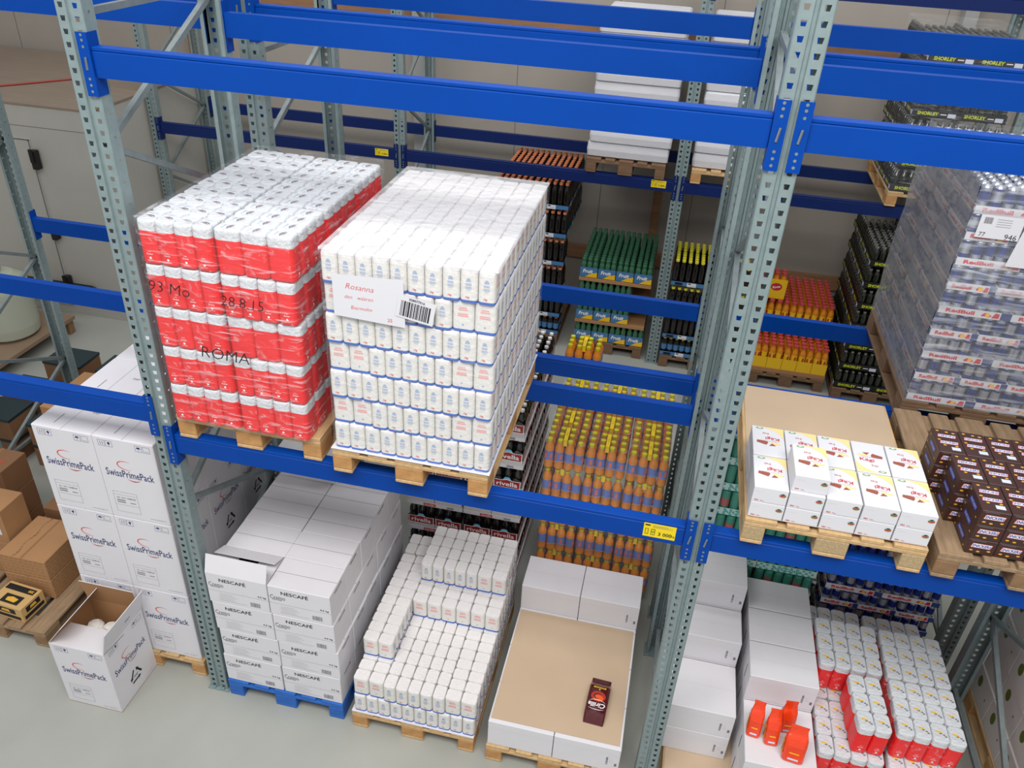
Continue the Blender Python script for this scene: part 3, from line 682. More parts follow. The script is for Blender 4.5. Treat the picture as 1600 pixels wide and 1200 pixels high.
for i in range(7):
    cx, cy, cz = [(.10, .12, .42), (.2, .11, .43), (.29, .14, .42), (.11, .26, .43), (.22, .26, .435), (.29, .27, .43), (.2, .19, .455)][i]
    n = 8; rings = []
    for j in range(6):
        ph = math.pi*j/5; rings.append([(cx+.064*math.sin(ph)*math.cos(2*math.pi*k/n)*r.uniform(.85, 1.1), cy+.064*math.sin(ph)*math.sin(2*math.pi*k/n)*r.uniform(.85, 1.1), cz-.05*math.cos(ph)) for k in range(n)])
    pk.loft(rings, [PAPERW])
pk.box(.03, .03, .01, w-.03, d-.03, .35, PAPERW)
thing('wadding', pk.mesh('wadding'), [], (-.945, -.325, .001), 'crumpled white wadding filling the opened carton on the floor', 'packing paper')['kind'] = 'stuff'

# plain white cartons
def plain(w, d, h, code=True, side='F'):
    m = M(); m.bbox(0, 0, 0, w, d, h, WCARD, .003); F = FF(w, d, h)
    if code: m.barcode(F, w*.80, h*.28, w*.83, h*.62, INKG, 5, vert=False); m.rect(F, w*.93, h*.26, w*.965, h*.38, INKG); m.rect(F, w*.85, h*.5, w*.90, h*.505, INKG).rect(F, w*.85, h*.4, w*.91, h*.405, INKG)
    m.rect(F, 0, h*.72, w, h*.725, LCARD); T = FT(w, d, h); m.rect(T, 0, d/2-.001, w, d/2+.001, LCARD)
    L = FL(w, d, h); m.rect(L, d*.5-.006, h*.15, d*.5+.006, h*.7, INK); return m.mesh('white_carton')
PC = plain(.402, .296, .215); PCn = plain(.402, .296, .215, False)
pallet(1.785, -.06, 0, 'pine pallet on the floor under the white cartons with a tan sheet')
g = 'plain white cartons, middle bay'
for r_ in range(4):
    for c in range(2): 
        thing('white_carton', PCn if c == 0 else PC, [], (1.79+c*.406, -.045+r_*.30, PH+.001), 'plain white carton, bottom layer, %s, %s, beneath the tan sheet' % (row(r_, 4), colw(c, 2)), 'carton', g)
m = M(); n = 8
for i in range(n): m.box(.785*i/n, 0, 0, .785*(i+1)/n, .885, .003, BCARD2)
thing('cardboard_sheet', m.mesh('cardboard_sheet'), [], (1.80, -.02, PH+.218), 'tan cardboard sheet lying on the white cartons with one coffee bag on it', 'cardboard sheet')
for c in range(2): thing('white_carton', PCn if c == 0 else PC, [], (1.79+c*.406, .885, PH+.218), 'plain white carton behind the tan sheet, raised layer, %s one' % colw(c, 2), 'carton', g)
# coffee bag
BS = 1.27; m = M(); rings = []
for yy, ww, hh in ((0, .095, .004), (.012, .098, .02), (.04, .10, .052), (.12, .102, .058), (.19, .100, .054), (.225, .097, .02), (.24, .095, .005), (.262, .094, .004)):
    rings.append([(a, yy, b+hh/2+.001) for a, b in [(-ww/2, -hh*.35), (-ww*.4, -hh/2), (ww*.4, -hh/2), (ww/2, -hh*.35), (ww/2, hh*.35), (ww*.4, hh/2), (-ww*.4, hh/2), (-ww/2, hh*.35)]])
m.loft([x_[::-1] for x_ in rings], [COFB]); T = (Vector((0, 0, .059)), X, Y, Z)
m.disc(T, 0, .125, .036, COFO, 18, .030, .0012); m.disc(T, .002, .115, .024, COFG, 16, .018, .0018); m.arc(T, 0, .125, .02, .016, 40, 300, .007, COFB, off=.0024)
m.text(T, 'Cirilla', 0, .073, .026, CREAM, w=.082, shear=.2, bold=.02, off=.0032, flip=True); m.arc(T, 0, .082, .042, .022, 20, 160, .003, CREAM, off=.003); m.arc(T, .0, .060, .042, .012, 200, 340, .003, CREAM, off=.003)
m.rect(T, -.030, .172, .030, .180, SHY, .0015).rect(T, -.024, .174, .024, .178, KRED, .002); m.disc(T, 0, .165, .003, CREAM, 8, off=.0015)
m.v = [(a*BS, b*BS, c*1.05) for a, b, c in m.v]
thing('coffee_bag', m.mesh('coffee_bag'), [], (2.408, .085, PH+.2215), 'dark red glossy coffee bag lying on the tan cardboard sheet', 'coffee bag', rz=-.05)

# right bay floor: two columns of stepped white cartons
pallet(2.86, -.02, 0, 'pine pallet on the floor under the stepped white cartons, right bay', 'pine')
PD = plain(.395, .37, .205); m = M(); m.box(0, 0, 0, .79, 1.2, .004, BCARD2); thing('cardboard_sheet', m.mesh('cardboard_sheet'), [], (2.87, .02, PH+.0005), 'tan cardboard sheet on the pallet under the stepped white cartons', 'cardboard sheet')
hs = {0: [(0.20, 2), (.57, 3), (.94, 4)], 1: [(-.17+.1, 1), (.30, 3), (.67, 4), (1.04-.0, 4)]}
g = 'plain white cartons, right bay'
LFT = [(.24, .22, 1), (.60, .22, 2), (.96, .30, 3)]
PE = {}
def pl(w, d, h):
    k = (w, d, h)
    if k not in PE: PE[k] = plain(w, d, h)
    return PE[k]
for i, (yy, dd, n) in enumerate(((.20, .37, 2), (.575, .27, 3), (.85, .34, 4))):
    for k in range(n): thing('white_carton', pl(.395, dd-.004, .205), [], (2.83, yy, PH+.006+k*.207), 'plain white carton beside the galvanised upright, %s step, %s of its stack' % (ORD[i], 'top' if k == n-1 else ORD[k]+' layer up'), 'carton', g)
for i, (yy, dd, n) in enumerate(((-.07, .42, 2), (.355, .27, 3), (.63, .27, 3), (.905, .27, 3))):
    for k in range(n): thing('white_carton', pl(.395, dd-.004, .205), [], (3.27, yy, PH+.006+k*.207), 'plain white carton next to the red packs, %s step, %s of its stack' % (ORD[i], 'top' if k == n-1 else ORD[k]+' layer up'), 'carton', g)
# orange foil bags standing on the low step
def orange_bag(q=1.15):
    m = M(); rings = []
    for zz, ww, dd in ((0, .088, .052), (.006, .092, .056), (.09, .094, .058), (.125, .092, .040), (.15, .080, .014), (.175, .070, .008), (.195, .076, .003)):
        rings.append(rr(ww, dd, min(dd, ww)*.3, zz, 2))
    m.loft(rings, [ORB]); F = (Vector((0, -.0285, 0)), X, Z, -Y)
    m.rect(F, -.022, .014, .022, .024, LBAR, .001); m.rect(F, -.02, .05, .02, .056, RBY, .001); L = (Vector((-.047, 0, 0)), -Y, Z, -X); m.poly(L, [(-.02, .02), (.02, .03), (.02, .10), (-.02, .11)], RBY, .001); m.text(L, 'Mokka', 0, .06, .02, SNB, rot=1.2, off=.002)
    m.v = [(a*q, b*1.15, c*1.15) for a, b, c in m.v]; return m.mesh('orange_bag')
OB = [orange_bag(.86), orange_bag(.86), orange_bag(.95), orange_bag(1.3)]; zb = PH+.006+2*.207
for i, (bx, by, rz_, tl, lab) in enumerate(((3.315, .115, -.12, (-.26, 0, 0), 'leftmost, showing its yellow side'), (3.412, .085, .02, (-.26, 0, 0), 'between the leftmost and the nearest'), (3.50, .195, .1, (-.08, 0, 0), 'standing behind the others'), (3.527, .005, -.12, (-.26, 0, 0), 'rightmost and nearest'))):
    thing('orange_bag', OB[i], [], (bx, by, zb+.002), 'shiny orange foil bag on a white carton, '+lab, 'foil bag', 'orange foil bags', rot=(tl[0], tl[1], rz_))

# ------------------------------------------------------------------ shelf: wafer cartons
pallet(2.945, -.03, L1, 'pine pallet with chipboard blocks on the shelf under the white wafer cartons', 'chip')
m = M(); m.box(0, 0, 0, .77, 1.17, .003, BCARD2); thing('cardboard_sheet', m.mesh('cardboard_sheet'), [], (2.96, -.01, L1+PH+.0005), 'bare tan cardboard sheet on the shelf pallet behind the wafer cartons', 'cardboard sheet')
def kagi():
    w, d, h = .152, .245, .086; m = M(); m.bbox(0, 0, 0, w, d, h, WCARD2, .002); T = FT(w, d, h); F = FF(w, d, h)
    m.poly(T, [(w*a_, d*b_) for a_, b_ in ((.28, .988), (.988, .988), (.988, .58), (.95, .68), (.86, .79), (.72, .88), (.50, .95))], KYEL)
    m.text(T, 'Kägi', w*.62, d*.60, .030, KRED, w=.066, bold=.012, flip=True); m.text(T, 'fret', w*.42, d*.755, .016, KRED, w=.030, flip=True)
    m.poly(T, [(w*.12, d*.42), (w*.42, d*.36), (w*.48, d*.44), (w*.46, d*.48), (w*.14, d*.50)], KBRN, .001); m.poly(T, [(w*.50, d*.34), (w*.72, d*.36), (w*.60, d*.43)], KBRN, .001); m.poly(T, [(w*.55, d*.40), (w*.88, d*.41), (w*.88, d*.46), (w*.56, d*.47)], KYEL, .0009)
    m.rect(T, w*.25, d*.495, w*.8, d*.50, KRED, .001); m.disc(T, w*.24, d*.93, .018, KGRN, 14, .008, .001); m.disc(T, w*.24, d*.932, .010, CREAM, 10, .004, .0014)
    m.disc(F, w*.85, h*.66, .015, KGRN, 14, .010, .001); m.rect(F, w*.76, h*.60, w*.94, h*.67, KRED, .0013); m.disc(F, w*.85, h*.74, .008, INKB, 10, .004, .0014)
    m.text(F, 'Kägi', w*.14, h*.14, .010, KRED, bold=.03); m.text(F, 'fret', w*.30, h*.14, .007, KRED)
    m.rect(F, w*.05, h*.72, w*.3, h*.73, LCARD); m.rect(F, w*.35, h*.07, w*.95, h*.08, LCARD)
    return m.mesh('wafer_carton')
KG = kagi(); g = 'white wafer cartons on the shelf pallet'
for k in range(2):
    for r_ in range(2):
        for c in range(5):
            fl_t = (k == 1 and r_ == 1 and c == 3); x0 = 2.952+c*.158+rs.uniform(-.001, .001); y0 = -.015+r_*.250+(.0 if r_ == 0 else .003)
            thing('wafer_carton', KG, [], (x0+(.152 if fl_t else 0), y0+(.245 if fl_t else 0), L1+PH+.004+k*.0875), 'white wafer carton with red script, %s layer, %s row, %s%s' % (('bottom', 'upper')[k], ('front', 'rear')[r_], colw(c, 5), ', turned round' if fl_t else ''), 'wafer carton', g, rz=math.pi if fl_t else 0)
thing('wafer_carton', KG, [], (2.952+.160, .0, L1+PH+.004+2*.0875), 'lone white wafer carton on a third layer, second from left in front', 'wafer carton', g)

# ------------------------------------------------------------------ shelf: chocolate bar cartons
pallet(3.79, -.03, L1, 'weathered brown pallet on the shelf under the chocolate bar cartons', 'old')
def snick():
    w, d, h = .119, .200, .080; m = M(); m.bbox(0, 0, 0, w, d, h, CHOC, .002)
    def logo(F, cx, cy, s=1., fl_=False, rot=0):
        a = .045*s; b = .0125*s; q = [(cx-a, cy-b), (cx+a-.006*s, cy-b), (cx+a, cy+b), (cx-a+.006*s, cy+b)]
        if rot: q = [(cx+(x_-cx)*0-(y_-cy), cy+(x_-cx)) for x_, y_ in q]
        m.poly(F, q, KRED, .0007); q2 = [(cx+(x_-cx)*.93, cy+(y_-cy)*.86) for x_, y_ in q]; m.poly(F, q2, CREAM, .0011)
        m.text(F, 'SNICKERS', cx, cy, .0155*s, SNB, w=.078*s, shear=.25, bold=.03, off=.0016, flip=fl_, rot=math.pi/2 if rot else 0)
    T = FT(w, d, h); F = FF(w, d, h); logo(T, w*.5, d*.42); logo(T, w*.5, d*.70, fl_=True); logo(F, w*.5, h*.60)
    m.rect(T, w*.52, d*.12, w*.85, d*.25, LBAR, .001)
    for a, b in ((.2, .9), (.55, .88), (.8, .86), (.3, .3), (.75, .3), (.15, .52)): m.disc(T, w*a, d*b, .008, NUT, 8, .005, .001)
    for a, b in ((.2, .25), (.45, .2), (.8, .3)): m.disc(F, w*a, h*b, .008, NUT, 8, .0045, .001)
    m.rect(F, w*.1, h*.90, w*.6, h*.93, INKG); L = FL(w, d, h); m.poly(L, [(d*.25, h*.32), (d*.72, h*.32), (d*.76, h*.68), (d*.29, h*.68)], SNB, .0008); m.text(L, 'SNICKERS', d*.5, h*.5, .014, LBAR, w=.08, shear=.25)
    for a, b in ((.15, .8), (.85, .2), (.1, .2)): m.disc(L, d*a, h*b, .007, NUT, 8, .004, .001)
    return m.mesh('chocolate_carton')
SN = snick(); g = 'brown chocolate bar cartons'
for r_, (x0, y0, nl) in enumerate(((3.895, .0, 3), (3.850, .205, 3), (3.805, .41, 3))):
    for c in range(6):
        for k in range(nl):
            thing('chocolate_carton', SN, [], (x0+c*.1215+rs.uniform(-.001, .001), y0+(c % 2)*.003, L1+PH+.002+k*.0812), 'brown chocolate bar carton, %s, %s row, %s' % (lay(k, nl), ('front', 'middle', 'rear')[r_], colw(c, 6)), 'chocolate carton', g)

# ------------------------------------------------------------------ drink trays with cans
def can(body, band):
    m = M(); m.lathe([(.020, 0), (.026, .006), (.026, .05), (.026, .105), (.026, .118), (.021, .128), (.019, .1285), (.018, .125)], [CANS, body, band, body, CANS, CANS, CANS], 10); return m.mesh('can')
CAN_A, CAN_B = can(CANS, CANB), can(CANB, CANS)
def rb_tray(w, d, nf):
    m = M(); h = .042; c = WCARD
    m.box(0, 0, 0, w, d, .003, c).box(0, 0, .003, w, .003, h, c).box(0, d-.003, .003, w, d, h, c).box(0, .003, .003, .003, d-.003, h, c).box(w-.003, .003, .003, w, d-.003, h, c)
    for F, ww in ((FF(w, d, h), w), (FL(w, d, h), d)):
        m.text(F, 'RedBull', ww*.30, h*.52, .022, RBR, w=ww*.40, bold=.04); q = ww*.60
        m.poly(F, [(q, h*.25), (q+ww*.07, h*.3), (q+ww*.10, h*.2), (q+ww*.14, h*.4), (q+ww*.10, h*.7), (q+ww*.04, h*.75), (q+ww*.0, h*.5)], RBR, .0008); m.disc(F, q+ww*.08, h*.5, .012, RBY, 10, off=.0012)
        m.poly(F, [(q+ww*.14, h*.15), (q+ww*.24, h*.15), (q+ww*.24, h*.8), (q+ww*.18, h*.85)], RBR, .0008); m.rect(F, q+ww*.26, 0, ww, h, RBB, .0007)
    m.box(w*.02, d*.02, .003, w*.98, d*.98, .012, c); return m.mesh('tray')
TR = {(0): rb_tray(.362, .240, 6), (1): rb_tray(.242, .362, 4)}
TH = .1395
def can_tray(x, y, z, rot, label, group, full=False, name='energy_drink_tray', cols=(CAN_A, CAN_B)):
    nx, ny = (4, 6) if rot else (6, 4)
    o = thing(name, TR[rot], [], (x, y, z), label, 'drinks tray', group)
    for i in range(nx):
        for j in range(ny):
            if full or j == 0 or i == 0:
                node('can', cols[rs.random() < .45], o, (.0305+i*.0602, .0305+j*.0602, .0125), rs.uniform(0, 6))
RBX, RBY_, RBZ = 3.875, 1.285, L1+PH+.002
pallet(3.855, 1.27, L1, 'brown pallet on the rear shelf under the tall film-wrapped can load', 'dark')
for k in range(9):
    if k % 2 == 0:
        for r_ in range(5):
            for c in range(2):
                if c == 1 and r_ > 0 and k < 8: continue
                can_tray(RBX+c*.365, RBY_+r_*.242, RBZ+k*TH, 0, 'white tray of energy drink cans, %s, %s, %s, tall wrapped load' % (lay(k, 9), row(r_, 5), colw(c, 2)), 'trays in the tall wrapped can load', full=(k == 8))
    else:
        for r_ in range(3):
            for c in range(3):
                if c >= 1 and r_ > 0: continue
                can_tray(RBX+c*.2435, RBY_+r_*.364, RBZ+k*TH, 1, 'white tray of energy drink cans, %s, %s, %s, tall wrapped load' % (lay(k, 9), row(r_, 3), colw(c, 3)), 'trays in the tall wrapped can load')
# film: milky on the side, clearer in front
m = M(); w, d, h = .755, 1.225, 9*TH+.036; r = random.Random(8); nz = 14; ny = 10
G = [[(-.012+r.uniform(-.006, .006), -.010+d*j/ny, h*i/nz) for j in range(ny+1)] for i in range(nz+1)]
m.add([p for row_ in G for p in row_], [(i*(ny+1)+j, i*(ny+1)+j+1, (i+1)*(ny+1)+j+1, (i+1)*(ny+1)+j) for i in range(nz) for j in range(ny)], FILMM, True)
G = [[(-.012+w*j/ny, -.014+r.uniform(-.004, .004), h*i/nz) for j in range(ny+1)] for i in range(nz+1)]
m.add([p for row_ in G for p in row_], [(i*(ny+1)+j, i*(ny+1)+j+1, (i+1)*(ny+1)+j+1, (i+1)*(ny+1)+j) for i in range(nz) for j in range(ny)], FILMF, True)
m.add([(-.012, -.014, h), (w-.012, -.014, h), (w-.012, d, h), (-.012, d, h)], [(0, 1, 2, 3)], FILMC)
m.add([(w-.012, -.014, 0), (w-.012, d, 0), (w-.012, d, h), (w-.012, -.014, h)], [(0, 1, 2, 3)], FILMM)
thing('stretch_wrap', m.mesh('stretch_wrap'), [], (RBX, RBY_, RBZ), 'milky stretch film wrapped round the tall energy drink can load', 'stretch film')
m = M(); m.rect(F, 0, 0, .205, .115, WCARD2, 0) if False else None
F0 = (Vector((0, 0, 0)), X, Z, -Y)
m.rect(F0, 0, 0, .205, .12, WCARD2, 0); m.text(F0, '77', .03, .018, .022, INK); m.text(F0, '946', .165, .016, .028, INK); m.barcode(F0, .02, .075, .06, .108, INKG, 6)
for k in range(4): m.rect(F0, .08, .1-.012*k, .15, .102-.012*k, INKG)
thing('pallet_ticket', m.mesh('pallet_ticket'), [], (RBX+.035, RBY_-.022, RBZ+7.05*TH+.02), 'white ticket reading 77 and 946 on the front of the wrapped can load', 'paper label')
m = M(); m.add([(0, 0, 0), (.34, 0, 0), (.36, 0, .33), (.04, 0, .33)], [(0, 1, 2, 3)], WCARD2)
thing('paper_sheet', m.mesh('note_sheet'), [], (RBX+.225, RBY_-.024, RBZ+6.15*TH+.01), 'large blank white sheet under the film of the wrapped can load', 'paper sheet')
# floor trays, second row
pallet(3.79, 1.27, 0, 'brown pallet on the floor under the energy drink trays behind the red packs', 'dark')
for k in range(7):
    n = 2 if k % 2 == 0 else 3
    for c in range(n):
        can_tray(3.80+c*(.365 if n == 2 else .2435), 1.285, PH+.002+k*TH, 0 if n == 2 else 1, 'white tray of energy drink cans, %s, %s, floor stack behind red packs' % (lay(k, 7), colw(c, n)), 'trays in the floor can stack', full=(k == 6))
# teal iced tea trays
ctop = M().lathe([(.026, 0), (.031, .006), (.031, .06), (.031, .12), (.031, .168), (.025, .182), (.022, .183)], [TEAL, TEAL, PINKC, TEAL, TEAL, TEAL], 10).mesh('can')
ctea = M().lathe([(.026, 0), (.031, .006), (.031, .168), (.025, .182), (.022, .183)], [TEAL, TEAL, TEAL, TEAL], 10).mesh('can')
def tea_tray():
    w, d, h = .395, .262, .055; m = M(); c = TEALW
    m.box(0, 0, 0, w, d, .003, c).box(0, 0, .003, w, .003, h, c).box(0, d-.003, .003, w, d, h, c).box(0, .003, .003, .003, d-.003, h, c).box(w-.003, .003, .003, w, d-.003, h, c)
    for F, ww in ((FF(w, d, h), w), (FL(w, d, h), d)):
        for i in range(int(ww/.02)):
            for j in range(3):
                if (i+j) % 2 and not (.18 < i*.02/ww < .78 and j == 1): m.rect(F, i*.02, j*.018, i*.02+.017, j*.018+.016, TEALD)
        m.text(F, 'AriZona', ww*.5, h*.52, .028, TEALD, w=ww*.52, bold=.04, off=.0012)
    return m.mesh('tray')
TT = tea_tray(); pallet(2.92, 1.27, 0, 'brown pallet on the floor under the teal iced tea trays', 'dark')
for k in range(9):
    for r_ in range(4):
        for c in range(2):
            if r_ > 2 or k > 8-r_: continue
            o = thing('iced_tea_tray', TT, [], (2.93+c*.40, 1.285+r_*.266, PH+.002+k*.205), 'pale teal tray of iced tea cans, %s, %s, %s' % (lay(k, 9), row(r_, 4), colw(c, 2)), 'drinks tray', 'iced tea trays')
            for i in range(6):
                for j in range(4):
                    if k == 8-r_ or (r_ == 0 and (j == 0 or i == 0)) or (i in (0, 5) and j in (0, 3)): node('can', ctop if (i+j+k) % 3 == 0 else ctea, o, (.036+i*.0645, .036+j*.0635, .004), rs.uniform(0, 6))

# ------------------------------------------------------------------ bottles
def bottle(h, r, liq, lab, lab2, cap, nseg=10, hw=.32, lz=(.30, .62), capm=True, neck=.35):
    m = M(); H = h; p = [(r*.75, 0), (r, .012), (r*.93, H*.20), (r, lz[0]*H), (r*.99, lz[0]*H+.001), (r*.99, lz[1]*H-.001), (r, lz[1]*H), (r*.93, H*.72), (r*.62, H*.84), (r*neck, H*.90), (r*neck, H*.93)]
    m.lathe(p, [liq, liq, liq, liq, lab, liq, liq, liq, liq, liq], nseg)
    for a in (-1.57, .9, 3.6):        # coloured print on the wrap label
        F = (Vector((r*1.0*math.cos(a), r*1.0*math.sin(a), 0)), Vector((-math.sin(a), math.cos(a), 0)), Z, Vector((math.cos(a), math.sin(a), 0)))
        if lab2: m.poly(F, [(-r*.3, lz[0]*H+.012), (r*.32, lz[0]*H+.02), (r*.28, lz[1]*H-.012), (-r*.2, lz[1]*H-.02)], lab2, -.0005)
    mm = M(); mm.v, mm.f, mm.m, mm.ms, mm.sm = list(m.v), list(m.f), list(m.m), list(m.ms), list(m.sm)
    mm.lathe([(r*neck*1.25, H*.93-.003), (r*neck*1.25, H*.995), (r*neck*1.05, H)], [cap], 8); m3 = mm.mesh('bottle')
    me = m.mesh('bottle'); c = M().lathe([(r*neck*1.25, -.003), (r*neck*1.25, H*.065), (r*neck*1.05, H*.07)], [cap], 8).mesh('cap'); return me, c, H, m3
def pack(name, cat, x, y, z, nx, ny, px, py, B, label, group, front=False, base=None, handle=None, subcap=True, rz=0, left=False, right=False):
    o = thing(name, base, [], (x, y, z), label, cat, group, rz=rz); me, c, H, m3 = B; zb = .004; me = me if subcap else m3
    for i in range(nx):
        for j in range(ny):
            if front and j > 0 and not (left and i == 0) and not (right and i == nx-1): continue
            b = node('bottle', me, o, ((i+.5)*px, (j+.5)*py, zb), rs.choice((0, .5, 2.6, 1.9, 4)))
            if subcap: node('cap', c, b, (0, 0, H*.93))
    if handle: node('handle', handle, o, (nx*px/2, ny*py/2, H+.006))
    return o
OBt = bottle(.242, .0345, ORANGE, OLAB, OLAB2, YCAP, neck=.42)
HND = M().box(-.013, -.075, 0, .013, .075, .002, YHAND).box(-.013, -.077, -.05, .013, -.075, .002, YHAND).text((Vector((0, 0, .002)), Y, -X, Z), 'Vivi Cola', 0, 0, .008, KBRN, off=.0005).mesh('handle')
FCK = wrapmesh(4*.0705+.002, 3*.0705+.002, .235, FILMC, 11, amp=.002)
pallet(1.80, 1.45, 0, 'brown pallet on the floor under the orange soda packs', 'dark'); g = 'orange soda packs'
for k in range(5):
    for r_ in range(4):
        for c in range(3):
            if k < 4 and r_ > 0: continue
            o = pack('orange_soda_pack', 'soda pack', 1.785+c*.2895+(r_ % 2)*.002, 1.44+r_*.222+(.0, .006, .0, .01)[c], PH+.002+k*.256, 4, 3, .0705, .0705, OBt, 'film-wrapped pack of orange soda bottles, %s, %s, %s' % (lay(k, 5), row(r_, 4), colw(c, 3)), g, front=(k < 4), left=True, right=(c == 2), handle=HND)
            n_ = node('film_wrap', FCK, o, (2*.0705, 1.5*.0705, .002))
pack('orange_soda_pack', 'soda pack', 1.76, 2.33, PH+.002+5*.256, 4, 3, .0705, .0705, OBt, 'lone orange soda pack on top at the rear of the orange stack', g, handle=HND)
# dark bottles in printed sleeves
RBt = bottle(.208, .033, COLA, COLA, None, WCAP, neck=.40)
def riv_tray():
    w, d, h = .43, .30, .032; m = M(); m.box(0, 0, 0, w, d, h, WCARD); F = FF(w, d, h)
    m.rect(F, w*.30, h*.12, w*.52, h*.88, KRED); m.text(F, 'rivella', w*.41, h*.5, .014, CREAM, w=.075, bold=.02, off=.0012); m.barcode(F, w*.72, h*.15, w*.84, h*.8, INKG, 4)
    R_ = FR(w, d, h); m.rect(R_, d*.3, h*.12, d*.6, h*.88, KRED); return m.mesh('tray')
def riv_sleeve():
    w, d, h = .208, .142, .140; m = M()
    for F, ww in ((FF(w, d, h), w), (FR(w, d, h), d)):
        m.poly(F, [(0, 0), (ww, 0), (ww, h*.75), (ww*.78, h*.95), (ww*.66, h*.72), (ww*.5, h*1.0), (ww*.34, h*.72), (ww*.22, h*.95), (0, h*.75)], COLA, 0)
        m.rect(F, 0, 0, ww, h*.30, LCARD, .0006); m.poly(F, [(ww*.30, h*.62), (ww*.42, h*.90), (ww*.58, h*.90), (ww*.70, h*.62)], RIVB, .0008)
        q = [(.03, .22), (.97, .22), (.98, .72), (.70, .70), (.5, .78), (.3, .70), (.02, .72)]; m.poly(F, [(a*ww, b*h) for a, b in q], CREAM, .0010); m.poly(F, [(.5*ww+(a-.5)*ww*.94, h*.48+(b-.48)*h*.86) for a, b in q], RIVR, .0014)
        m.text(F, 'rivella', ww*.5, h*.47, .038, CREAM, w=ww*.74, bold=.02, off=.002)
    return m.mesh('printed_sleeve')
RT, RS = riv_tray(), riv_sleeve()
pallet(.79, 1.42, 0, 'brown pallet on the floor under the dark soft drink packs', 'dark'); g = 'dark soft drink trays'
for k in range(6):
    for c in range(2):
        for r_ in range(4):
            if k < 5 and not (r_ == 0 or c == 1): continue
            o = thing('soft_drink_tray', RT, [], (.785+c*.437, 1.42+r_*.302, PH+.002+k*.247), 'tray of dark bottles in red-labelled sleeves, %s, %s, %s' % (lay(k, 6), row(r_, 4), colw(c, 2)), 'drinks tray', g)
            for s in range(2):
                for t2 in range(2):
                    if r_ > 0 and k < 5 and s == 0: continue
                    sl = node('printed_sleeve', RS, o, (.004+s*.212, .003+t2*.148, .0325))
            for i in range(6):
                for j in range(4):
                    if k == 5 or (j == 0 and r_ == 0) or (i == 5):
                        b = node('bottle', RBt[0], o, (.038+i*.0705, .042+j*.072, .033)); node('cap', RBt[1], b, (0, 0, RBt[2]*.93))

# wall row floor stacks
def sleeve(w, d, h, c1, c2=None, txt=None, tm=None):
    m = M()
    for F, ww in ((FF(w, d, h), w), (FR(w, d, h), d), (FL(w, d, h), d)):
        m.rect(F, 0, 0, ww, h, c1, 0)
        if c2: m.poly(F, [(ww*.3, 0), (ww, 0), (ww, h*.55), (ww*.6, h*.35)], c2, .0008)
        if txt: m.text(F, txt, ww*.45, h*.6, h*.38, tm, w=ww*.6, shear=.2, bold=.03, off=.0016)
    return m.mesh('sleeve')
SPR = bottle(.212, .031, GREENB, GREENB, None, GCAP, neck=.62)
S1 = sleeve(.190, .128, .115, BLAB, YLAB, 'Fruit', CREAM)
pallet(1.49, 5.235, 0, 'brown pallet against the wall rack under the green bottle packs', 'dark')
TRAYB = M().box(0, 0, 0, .79, 1.10, .035, BCARD).mesh('card_tray')
for lev, zt, nr, nc in ((0, PH+.002, 5, 4), (1, PH+.262, 2, 4), (2, PH+.522, 2, 4), (3, PH+.782, 5, 4)):
    if lev: thing('card_tray', TRAYB if lev in (1, 2) else M().box(0, 0, 0, .80, 1.1, .035, BCARD).mesh('card_tray'), [], (1.495, 5.24, zt-.037), 'brown card tray under the %s layer of green bottle packs' % ORD[lev], 'tray')
    for r_ in range(nr):
        for c in range(nc):
            if lev in (1, 2) and c == 3: continue
            o = pack('green_bottle_pack', 'drinks pack', 1.50+c*.20, 5.25+r_*.20, zt, 3, 3 if lev else 3, .0635, .0635, SPR, 'pack of green bottles with blue sleeve, %s, %s, %s' % (lay(lev, 4), row(r_, nr), colw(c, 4)), 'green bottle packs', subcap=False)
            node('sleeve', S1, o, (0, 0, .006))
PCH = bottle(.280, .0325, COLA, COLA, None, PCAP, neck=.5)
YLW = bottle(.280, .0325, COLA, COLA, None, YCAP2, neck=.5)
PCS = bottle(.212, .0325, COLA, BLAB, None, PCAP, neck=.5)
YLS = bottle(.212, .0325, COLA, BLAB, None, YCAP2, neck=.5)
ZD = [0, .225, .545, .865, 1.19, 1.51]
def dark_tray(w, d, code=True):
    m = M(); h = .05; m.box(0, 0, 0, w, d, .004, BLAB); 
    for F, ww in ((FF(w, d, h), w), (FR(w, d, h), d), (FL(w, d, h), d)):
        m.rect(F, 0, 0, ww, h, BLAB, 0); m.rect(F, ww*.1, h*.2, ww*.3, h*.8, BLACK, .001)
        if code: m.rect(F, ww*.42, h*.05, ww*.66, h*.95, WCARD2, .001); m.rect(F, ww*.45, h*.6, ww*.52, h*.85, INK, .0016).rect(F, ww*.5, h*.3, ww*.63, h*.35, INKG, .0016)
    return m.mesh('tray')
DT = dark_tray(.40, .30)
pallet(.50, 5.25, 0, 'brown pallet at the wall rack under the peach-capped dark bottles', 'dark')
for k in range(6):
    for c in range(2):
        for r_ in range(4):
            if k < 5 and not (c == 1 or r_ == 0): continue
            if r_ > 0 and k < 4: continue
            o = thing('dark_bottle_tray', DT, [], (.50+c*.405, 5.26+r_*.303, PH+.002+ZD[k]), 'tray of dark bottles with peach caps, %s, %s, %s' % (lay(k, 6), row(r_, 4), colw(c, 2)), 'drinks tray', 'peach-capped bottle trays')
            for i in range(6):
                for j in range(4):
                    if k == 5 or j < 2 or i == 5: B_ = PCH if k else PCS; b = node('bottle', B_[0], o, (.035+i*.066, .04+j*.07, .006)); node('cap', B_[1], b, (0, 0, B_[2]*.93))
pallet(2.50, 5.15, 0, 'brown pallet at the wall rack under the yellow-capped dark bottles', 'dark')
